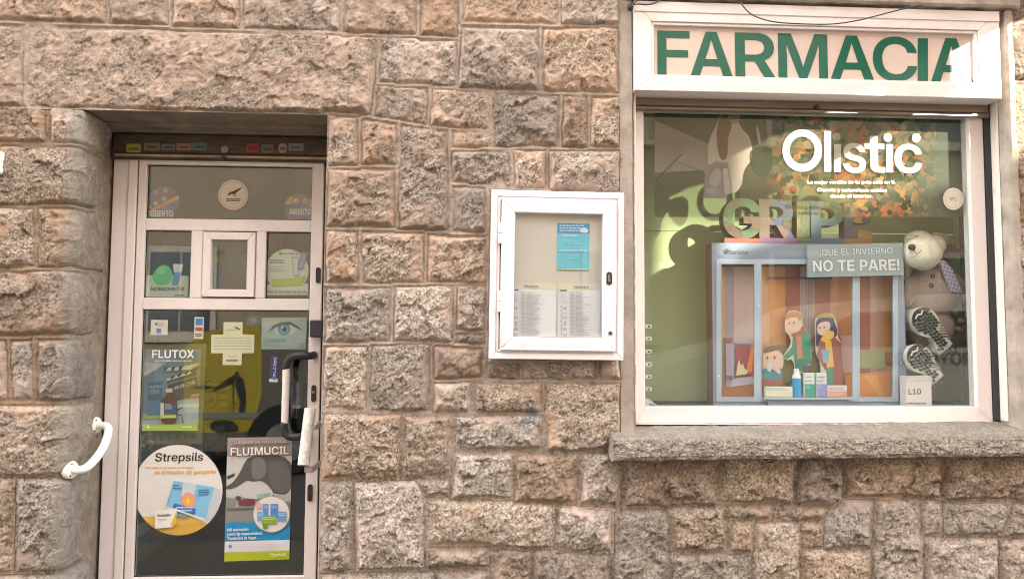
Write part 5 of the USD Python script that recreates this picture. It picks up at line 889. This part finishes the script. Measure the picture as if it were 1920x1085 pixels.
# pair of shoes shown with their soles to the street
SOLE = mat('white_sole', (.56, .56, .52), .6, var=.06); LUG = mat('black_lug', (.02, .02, .021), .5, var=.2)
def shoe(lb, toe, ball_, heel, bw, hw, y, dim):
    t_ = thing('shoe_sole', lb, 'shoe', at(*z7(heel)[0], y), 'shoes with their soles to the street' if False else None)
    T_, B_, H_ = [np.array(at(*z7(q)[0], y))[[0, 2]] for q in (toe, ball_, heel)]
    ax_ = (H_ - T_); Ln = np.linalg.norm(ax_); ax_ /= Ln; nx_ = np.array([-ax_[1], ax_[0]])
    fore = Point(*B_).buffer(1, 24); fore = affinity.rotate(affinity.scale(fore, np.linalg.norm(B_ - T_) * 1.12, bw), math.degrees(math.atan2(ax_[1], ax_[0])))
    hl = affinity.rotate(affinity.scale(Point(*H_).buffer(1, 24), hw * 1.15, hw), math.degrees(math.atan2(ax_[1], ax_[0])))
    waist = LineString([B_, H_]).buffer(hw * .62)
    out = union_all([fore, hl, waist]).buffer(-.004).buffer(.008).buffer(-.004)
    add(t_, 'midsole', prism(out, y + .028, .026), SOLE); up_ = out.buffer(-.006); add(t_, 'upper', rough(prism(up_, y + .085, .055), .012, .002, 30, 8), mat('pale_shoe_fabric', (.5, .49, .46), .9, var=.15, scale=70), 50)
    toeg = fore.intersection(Polygon([T_ - nx_ * .2 - ax_ * .1, T_ + nx_ * .2 - ax_ * .1, T_ + nx_ * .2 + ax_ * .036, T_ - nx_ * .2 + ax_ * .036])).buffer(-.002)
    k = add(t_, 'toe_pad', prism(toeg, y + .0005, .006), LUG); c_ = T_ + ax_ * .016
    lg = LineString([c_ - nx_ * bw * .38 + ax_ * .004, c_ - nx_ * bw * .12 - ax_ * .003, c_ + nx_ * .01 + ax_ * .005, c_ + nx_ * bw * .38 - ax_ * .003]).buffer(.0035); add(k, 'logo', prism(lg.intersection(toeg), y - .0058, .0006), ink((.66, .66, .66)))
    hg_ = hl.intersection(Polygon([H_ + ax_ * hw * .25 - nx_ * .1, H_ + ax_ * hw * .25 + nx_ * .1, H_ + ax_ * .1 + nx_ * .1, H_ + ax_ * .1 - nx_ * .1])).buffer(-.002); add(t_, 'heel_pad', prism(hg_, y + .0005, .006), LUG)
    m_ = []
    for u in np.arange(.046, Ln + hw * .3, .0165):
        for v in np.arange(-.06, .061, .0155):
            p = T_ + ax_ * (u + .005 * math.sin(v * 160)) + nx_ * v; q = affinity.rotate(affinity.scale(Point(*p).buffer(1, 4), .0074, .0060), math.degrees(math.atan2(ax_[1], ax_[0])) + 25)
            if out.buffer(-.002).contains(q) and not q.intersects(hg_.buffer(.003)): m_.append(prism(q, y + .0005, .005))
    for g_ in m_: add(t_, 'lug', g_, LUG)
    st = [B_ + nx_ * bw * .95 + ax_ * .03, H_ + nx_ * hw * 1.1]
    for i in range(9):
        p = st[0] + (st[1] - st[0]) * i / 8 + np.array([.012, -.010]); add(t_, 'rib', bx(p[0] - .016, p[0] + .018, y + .034, y + .06, p[1] - .0035, p[1] + .0025, .002), SOLE)
shoe('upper of two shoes behind the window glass, tilted with its lugged sole outward', (195, 125), (290, 225), (470, 470), .063, .040, .205, 1)
shoe('lower of two shoes behind the window glass, black lugged sole next to the label box', (150, 480), (235, 580), (385, 775), .060, .038, .175, 1)
a, b = at(*z7((95, 748))[0], .15), at(*z7((350, 1036))[0], .15)
lb_ = thing('label_box', 'small white box marked L10 in the lower right corner of the window', 'box', (a[0], .15, zf0))
add(lb_, 'box_body', bx(a[0], b[0], .15, .20, zf0, a[2], .001), ink((.56, .52, .52))); PL = Print(lb_, .1495); PL.text('L10', *z7((122, 925), (244, 922)), (.04, .04, .04), cap=9.5, weight=600, size=120); PL.poly(z7(*rect(98, 752, 348, 800)), (.50, .46, .48)); PL.small(*z7((108, 1002))[0], *z7((290, 1020))[0], 1, (.22, .12, .10), .6, 3, 0)
# clips at the left edge of the pane and a leaflet
for i, py in enumerate((612, 635, 659, 683, 706, 729)):
    c_ = thing('strip_clip', f'{["topmost", "second", "third", "fourth", "fifth", "lowest"][i]} of the six white clips in a column at the left edge of the window', 'clip', at(1216, py, .14), 'white clips down the left edge of the window')
    p, q = at(1209, py + 3.5, .14), at(1222, py - 4, .14); add(c_, 'clip_body', bx(p[0], q[0], .139, .143, p[2], q[2], .001), ink((.55, .56, .52))); mm = (p + q) / 2; add(c_, 'hole', bx(mm[0] - .001, mm[0] + .006, .1385, .1389, mm[2] - .004, mm[2] + .003), RUBBER); add(c_, 'hook', bx(p[0] - .006, p[0] - .0004, .138, .146, p[2] - .014, p[2] + .004, .001), ink((.36, .38, .36)))
pf = thing('leaflet', 'white and blue leaflet lying in the lower left corner of the window', 'leaflet', at(1218, 760, .16)); PF = Print(pf, .155)
add(pf, 'sheet', prism(pp([(1207, 744), (1218, 748), (1238, 764), (1207, 764)], .156), .156, .0008), ink((.55, .56, .55))); PF.poly([(1216, 756), (1226, 757), (1236, 764), (1222, 764)], (.10, .15, .38))

# cables over the sign
CB = mat('cable_grey', (.05, .04, .035), .6)
c_ = thing('cable', 'thin dark cable sagging across the top of the pharmacy sign', 'cable', at(1540, 45, -.07)); add(c_, 'cord', tube(curve([at(a_, b_, y) for a_, b_, y in ((1380, -40, -.075), (1387, 0, -.075), (1402, 22, -.072), (1432, 37, -.07), (1500, 45, -.07), (1560, 45.5, -.07), (1620, 36, -.072), (1690, 18, -.075), (1730, 10, -.072))], 60), .0028, 8), CB, True)
c_ = thing('cable', 'black cable looped from a clamp at the upper left corner of the sign', 'cable', at(1182, 14, -.05)); add(c_, 'clamp', ball(at(1182, 14, -.045), (.014, .016, .017), 2), RUBBER, True)
for pts in (((1182, 14), (1195, 8), (1210, 9), (1228, 6), (1245, -6)), ((1180, 10), (1192, 4), (1202, -8))): add(c_, 'cord', tube(curve([at(a_, b_, -.065) for a_, b_ in pts], 20), .0035, 8), CB, True)

# ------------------------------------------------------------------ the dim shop behind the door
rm = thing('shop_room', 'dim shop interior with dark floor seen through the glass door', 'room', (-.5, 2, 0))
add(rm, 'floor', bx(-3.0, 1.2, .36, 4.2, -.02, .004), mat('dark_tile', (.05, .065, .07), .3, var=.3, scale=3)); add(rm, 'ceiling', bx(-3.0, 1.2, .345, 4.2, 2.62, 2.66), mat('teal_ceiling', (.07, .13, .13), .8)); WALLM = mat('shop_wall', (.16, .19, .17), .8)
add(rm, 'back_wall', bx(-3.0, 1.2, 4.2, 4.24, 0, 2.62), WALLM); add(rm, 'side_partition', bx(-3.04, -3.0, .345, 4.2, 0, 2.62), WALLM); add(rm, 'side_partition', bx(1.2, 1.24, .6, 4.2, 0, 2.62), WALLM); add(rm, 'beam', bx(-3.0, 1.2, .8, 1.0, 2.26, 2.6), mat('teal_beam', (.05, .14, .15), .7))
ct = thing('counter', 'dark teal shop counter at the back behind the glass door', 'counter', (-.6, 2.6, 0)); add(ct, 'counter_body', bx(-1.4, .6, 2.5, 3.0, .004, 1.0, .01), mat('teal_laminate', (.03, .07, .08), .4)); add(ct, 'counter_top', bx(-1.45, .65, 2.45, 3.05, 1.0, 1.04, .006), mat('pale_top', (.3, .3, .28), .4))
su = thing('shelf_unit', 'dim shelf unit on the left just inside the glass door', 'shelf', (-2.0, 1.0, 0))
add(su, 'side_panel', bx(-1.96, -1.94, .7, 2.2, .004, 1.3), WALLM)
for z in (.25, .55, .85, 1.15): add(su, 'board', bx(-1.94, -1.62, .7, 2.2, z, z + .02), WALLM)
r = np.random.default_rng(5)
for z in (.27, .57, .87):
    for k in range(6):
        y_ = .74 + k * .23; h_ = .12 + .1 * r.random(); o = thing('medicine_box', 'small medicine box on the dim shelf unit just inside the glass door', 'box', (-1.8, y_, z), 'boxes on the dim shelf')
        add(o, 'box_body', bx(-1.9, -1.66, y_, y_ + .17, z, z + h_, .002), ink(((.1, .25, .4), (.4, .42, .4), (.12, .3, .2), (.4, .3, .1))[r.integers(4)])); add(o, 'band', bx(-1.6598, -1.659, y_ + .01, y_ + .16, z + h_ * .3, z + h_ * .6), ink((.5, .5, .48)))
P, g = poster('wall_poster', 'dim poster of a man in a blue shirt, seen through the hatch window', 'poster', z3((612, 655), (850, 655), (850, 985), (612, 985)), (.075, .11, .125), .42)
P.poly(z3((612, 820), (850, 815), (850, 880), (612, 880)), (.03, .10, .19), clip=g); P.poly(z3((612, 880), (850, 880), (850, 985), (612, 985)), (.055, .06, .055), clip=g); P.poly(z3(*sm([(632, 985), (635, 820), (665, 792), (690, 805), (700, 900), (690, 985)], 1)), (.025, .075, .17), clip=g); P.poly(z3(*sm([(662, 790), (665, 745), (700, 735), (708, 770), (692, 800)], 2)), (.14, .085, .06)); P.poly(z3(*sm([(652, 765), (655, 735), (690, 722), (715, 732), (708, 750), (675, 755), (668, 780)], 2)), (.025, .02, .018)); P.text('125', *z3((798, 755), (830, 755)), (.03, .04, .06), cap=5)

# ------------------------------------------------------------------ the street
ZLOW = 6.06
def st(name, mesh, m): return solo(name, mesh, m, None, None, kind='structure')
st('ground', bx(-150, 150, -150, 150, -.6, -.15), mat('earth', (.22, .18, .13), .95, var=.3, scale=1))
st('road', bx(-60, 60, -6.6, -1.3, -.149, -.13), mat('asphalt', (.055, .052, .05), .9, var=.25, scale=40, bump=.5, bscale=200))
st('pavement', bx(-60, 60, -1.3, .0, -.149, 0, .008), mat('paving', (.085, .075, .062), .85, var=.2, scale=5)); st('far_pavement', bx(-60, 60, -8.0, -6.6, -.149, 0, .008), mat('paving', (.3, .26, .21)))
BEIGE = mat('beige_render', (.25, .19, .13), .9, var=.15, scale=1.5, bump=.3, bscale=40); DKG = mat('dark_pane', (.03, .04, .045), .1); TRIM = mat('stone_trim', (.40, .34, .27), .85, var=.2, scale=8); WOOD = mat('brown_door', (.10, .05, .025), .5, var=.3, scale=4)
def house(name, lb, x0, x1, h, wins, door_x, col):
    t_ = thing(name, lb, 'building', ((x0 + x1) / 2, -8.0, 0)); add(t_, 'wall', bx(x0, x1, -14, -8.0, -.15, h), col); add(t_, 'plinth', bx(x0, x1 - .02, -8.0, -7.96, 0, .9, .01), TRIM)
    rv = np.array([(x, y, z) for x in (x0 - .3, x1) for y, z in ((-7.6, h), (-14.4, h), (-11, h + 1.2), (-7.6, h + .12))]); add(t_, 'roof', trimesh.convex.convex_hull(rv), MATS['roof_tile'])
    for (wx, wz) in wins:
        f_ = add(t_, 'window', bx(wx - .55, wx + .55, -8.0, -7.97, wz, wz + 1.4, .005), TRIM); add(f_, 'pane', bx(wx - .46, wx - .02, -7.97, -7.962, wz + .09, wz + 1.31), DKG); add(f_, 'pane', bx(wx + .02, wx + .46, -7.97, -7.962, wz + .09, wz + 1.31), DKG); add(f_, 'sill', bx(wx - .62, wx + .62, -8.0, -7.88, wz - .09, wz - .002, .01), TRIM)
    if door_x is not None:
        ar = union_all([box(door_x - .7, 0, door_x + .7, 1.9), Point(door_x, 1.9).buffer(.7, 16)]); d_ = add(t_, 'door', prism(ar, -7.99, .03), WOOD); add(d_, 'door_surround', prism(ar.buffer(.22, join_style=2).difference(ar).intersection(box(-99, 0, 99, 9)), -7.995, .06), TRIM)
house('town_house', 'tall beige house across the street, reflected in the door glass', -16, 8.55, 10.5, [(x, z) for x in (-8, -4.5, -1, 2.2, 5.2, 7.4) for z in (1.3, 4.4, 7.4) if not (z < 2 and x in (-1,))], -1.0, BEIGE)
lo = thing('low_house', 'lower ochre house with a sloping roof across the street to the right', 'building', (14, -8, 0)); OCH = mat('ochre_render', (.46, .31, .16), .9, var=.15, scale=1.5)
add(lo, 'wall', prism(Polygon([(8.6, -.15), (24, -.15), (24, 10.3), (10.4, 6.58), (8.6, ZLOW)]), -8, 6), OCH); add(lo, 'roof', prism(Polygon([(8.58, ZLOW + .005), (10.4, 6.585), (24.3, 10.40), (24.3, 10.5), (10.4, 6.70), (8.58, ZLOW + .12)]), -7.9, 6.4), MATS['roof_tile'])
for wx, wz in ((11, 1.2), (14, 1.2), (17, 1.2), (14, 4.4), (17, 4.4)):
    f_ = add(lo, 'window', bx(wx - .55, wx + .55, -8.0, -7.97, wz, wz + 1.4, .005), TRIM); add(f_, 'pane', bx(wx - .46, wx + .46, -7.97, -7.962, wz + .09, wz + 1.31), DKG)
# zigzag-edged awning of the shop next door, out of the picture to the right
AWN = mat('awning_canvas', (.40, .12, .08), .8, var=.08)
aw = thing('shop_awning', 'red canvas awning with a stepped valance over the shop next door', 'awning', (3.6, -1.2, 3))
val = Polygon([(2.2, 2.80), (2.571, 2.99), (2.849, 3.075), (2.846, 2.872), (3.18, 3.075), (3.183, 3.258), (3.56, 3.437), (3.565, 3.16), (4.2, 3.45), (4.205, 3.2), (4.9, 3.5), (4.9, 3.95), (2.2, 3.95)])
add(aw, 'valance', prism(val, -1.2, .004), AWN); add(aw, 'canopy', trimesh.convex.convex_hull(np.array([(x, y, z + k) for x in (2.2, 4.9) for y, z in ((-1.2, 3.95), (-.004, 4.75)) for k in (0, .006)])), AWN)
for x in (2.22, 4.88): add(aw, 'bracket', tube(np.linspace((x, -1.18, 3.93), (x, -.01, 3.93), 3), .015, 8), STEEL)

def vehicle(name, lb, cat, x, y, prof, width, col, wins, wheels, rw, text_=None, dark=None):
    t_ = thing(name, lb, cat, (x, y - width / 2, -.13)); A = Polygon([(x + a, -.13 + b) for a, b in prof])
    ROUND = A.buffer(-.06).buffer(.06, 6)
    add(t_, 'body', prism(ROUND, y, width), col)
    for q in wins: add(t_, 'window', prism(Polygon([(x + a, -.13 + b) for a, b in q]).buffer(-.02).buffer(.02), y + .006, .02), DKG)
    for wx in wheels:
        add(t_, 'wheel_arch', prism(Point(x + wx, -.13 + rw).buffer(rw + .06, 16).intersection(box(-99, -.13 + .14, 99, 9)), y + .008, .02), RUBBER)
        w_ = add(t_, 'wheel', prism(Point(x + wx, -.13 + rw).buffer(rw, 20), y + .02, .23), RUBBER); add(w_, 'rim', prism(Point(x + wx, -.13 + rw).buffer(rw * .62, 20), y + .03, .009), mat('rim_grey', (.3, .3, .3), .4, metal=.5))
    e0 = min(a for a, _ in prof); add(t_, 'headlight', bx(x + e0 - .01, x + e0 + .05, y - .35, y - .1, .45, .6, .01), mat('lamp_glass', (.5, .5, .5), .15)); add(t_, 'bumper', bx(x + e0 - .06, x + e0 - .002, y - width + .1, y - .1, .1, .35, .02), RUBBER)
    add(t_, 'sill_trim', prism(box(x + min(wheels) + rw + .1, .1, x + max(wheels) - rw - .1, .2), y + .008, .018), RUBBER)
    return t_
YEL = mat('yellow_paint', (.42, .30, .03), .25, var=.02, coat=.5); WHP = mat('white_paint', (.68, .66, .60), .25, var=.02, coat=.5)
car_prof = [(-1.9, .25), (-1.95, .95), (-1.15, 1.45), (-.2, 1.64), (1.9, 1.66), (2.0, 1.5), (2.0, .25)]
yv = vehicle('parked_van', 'grey van with a large yellow side panel parked across the road, mirrored in the door', 'van', -1.6, -4.3, car_prof, 1.7, mat('grey_van_paint', (.17, .155, .125), .3, var=.04, coat=.4), [[(.8, 1.1), (.8, 1.5), (1.75, 1.5), (1.8, 1.1)]], (-.35, 1.45), .34)
YEL = mat('yellow_panel_paint', (.46, .35, .05), .35)
DEC = mat('van_decal', (.035, .035, .03), .5)
for pts in ([(870, 560), (940, 580), (962, 740), (952, 860), (905, 865), (918, 760), (880, 640)], [(862, 552), (700, 668), (692, 692), (870, 612)], ell(888, 545, 15, 17), [(858, 600), (866, 600), (868, 900), (860, 900)], sm([(680, 912), (850, 905), (912, 970), (880, 1000), (690, 1000)], 1), ell(630, 650, 72, 13)):
    add(yv, 'decal', prism(pp(z4(*pts), 4.9), -4.294, .004), DEC)
add(yv, 'yellow_panel', prism(pp(z4((470, 345), (640, 215), (860, 180), (1082, 165), (1086, 700), (1000, 1000), (480, 1010)), 4.9), -4.2975, .003), YEL)
for xx_ in (-1.55, .35): add(yv, 'door_seam', bx(xx_, xx_ + .012, -4.299, -4.294, .25, 1.4), DEC)
add(yv, 'lower_stripe', bx(-3.2, .3, -4.3, -4.293, .46, .52), mat('stripe_grey', (.22, .22, .2), .5))
van_prof = [(-3.0, .3), (-3.0, 1.0), (-2.4, 1.17), (-1.35, 1.42), (-.4, 1.86), (.6, 1.95), (2.6, 1.95), (2.7, 1.8), (2.7, .3)]
vn = vehicle('parked_van', 'white van with lettered side parked across the road, mirrored in the window', 'van', 4.4, -4.3, van_prof, 1.8, WHP, [[(-.95, 1.38), (-.35, 1.74), (.1, 1.75), (.1, 1.38)], [(.2, 1.38), (.2, 1.76), (1.05, 1.76), (1.05, 1.38)]], (-1.9, 1.35), .34)
tp = glyphs('PROYECTOS', 600, 72); b = tp.bounds; tp = affinity.translate(affinity.scale(tp, -.13, .13, origin=(0, 0)), 5.45, 1.06); add(vn, 'lettering', prism(tp, -4.3 + .004, .006), ink((.08, .08, .07)))
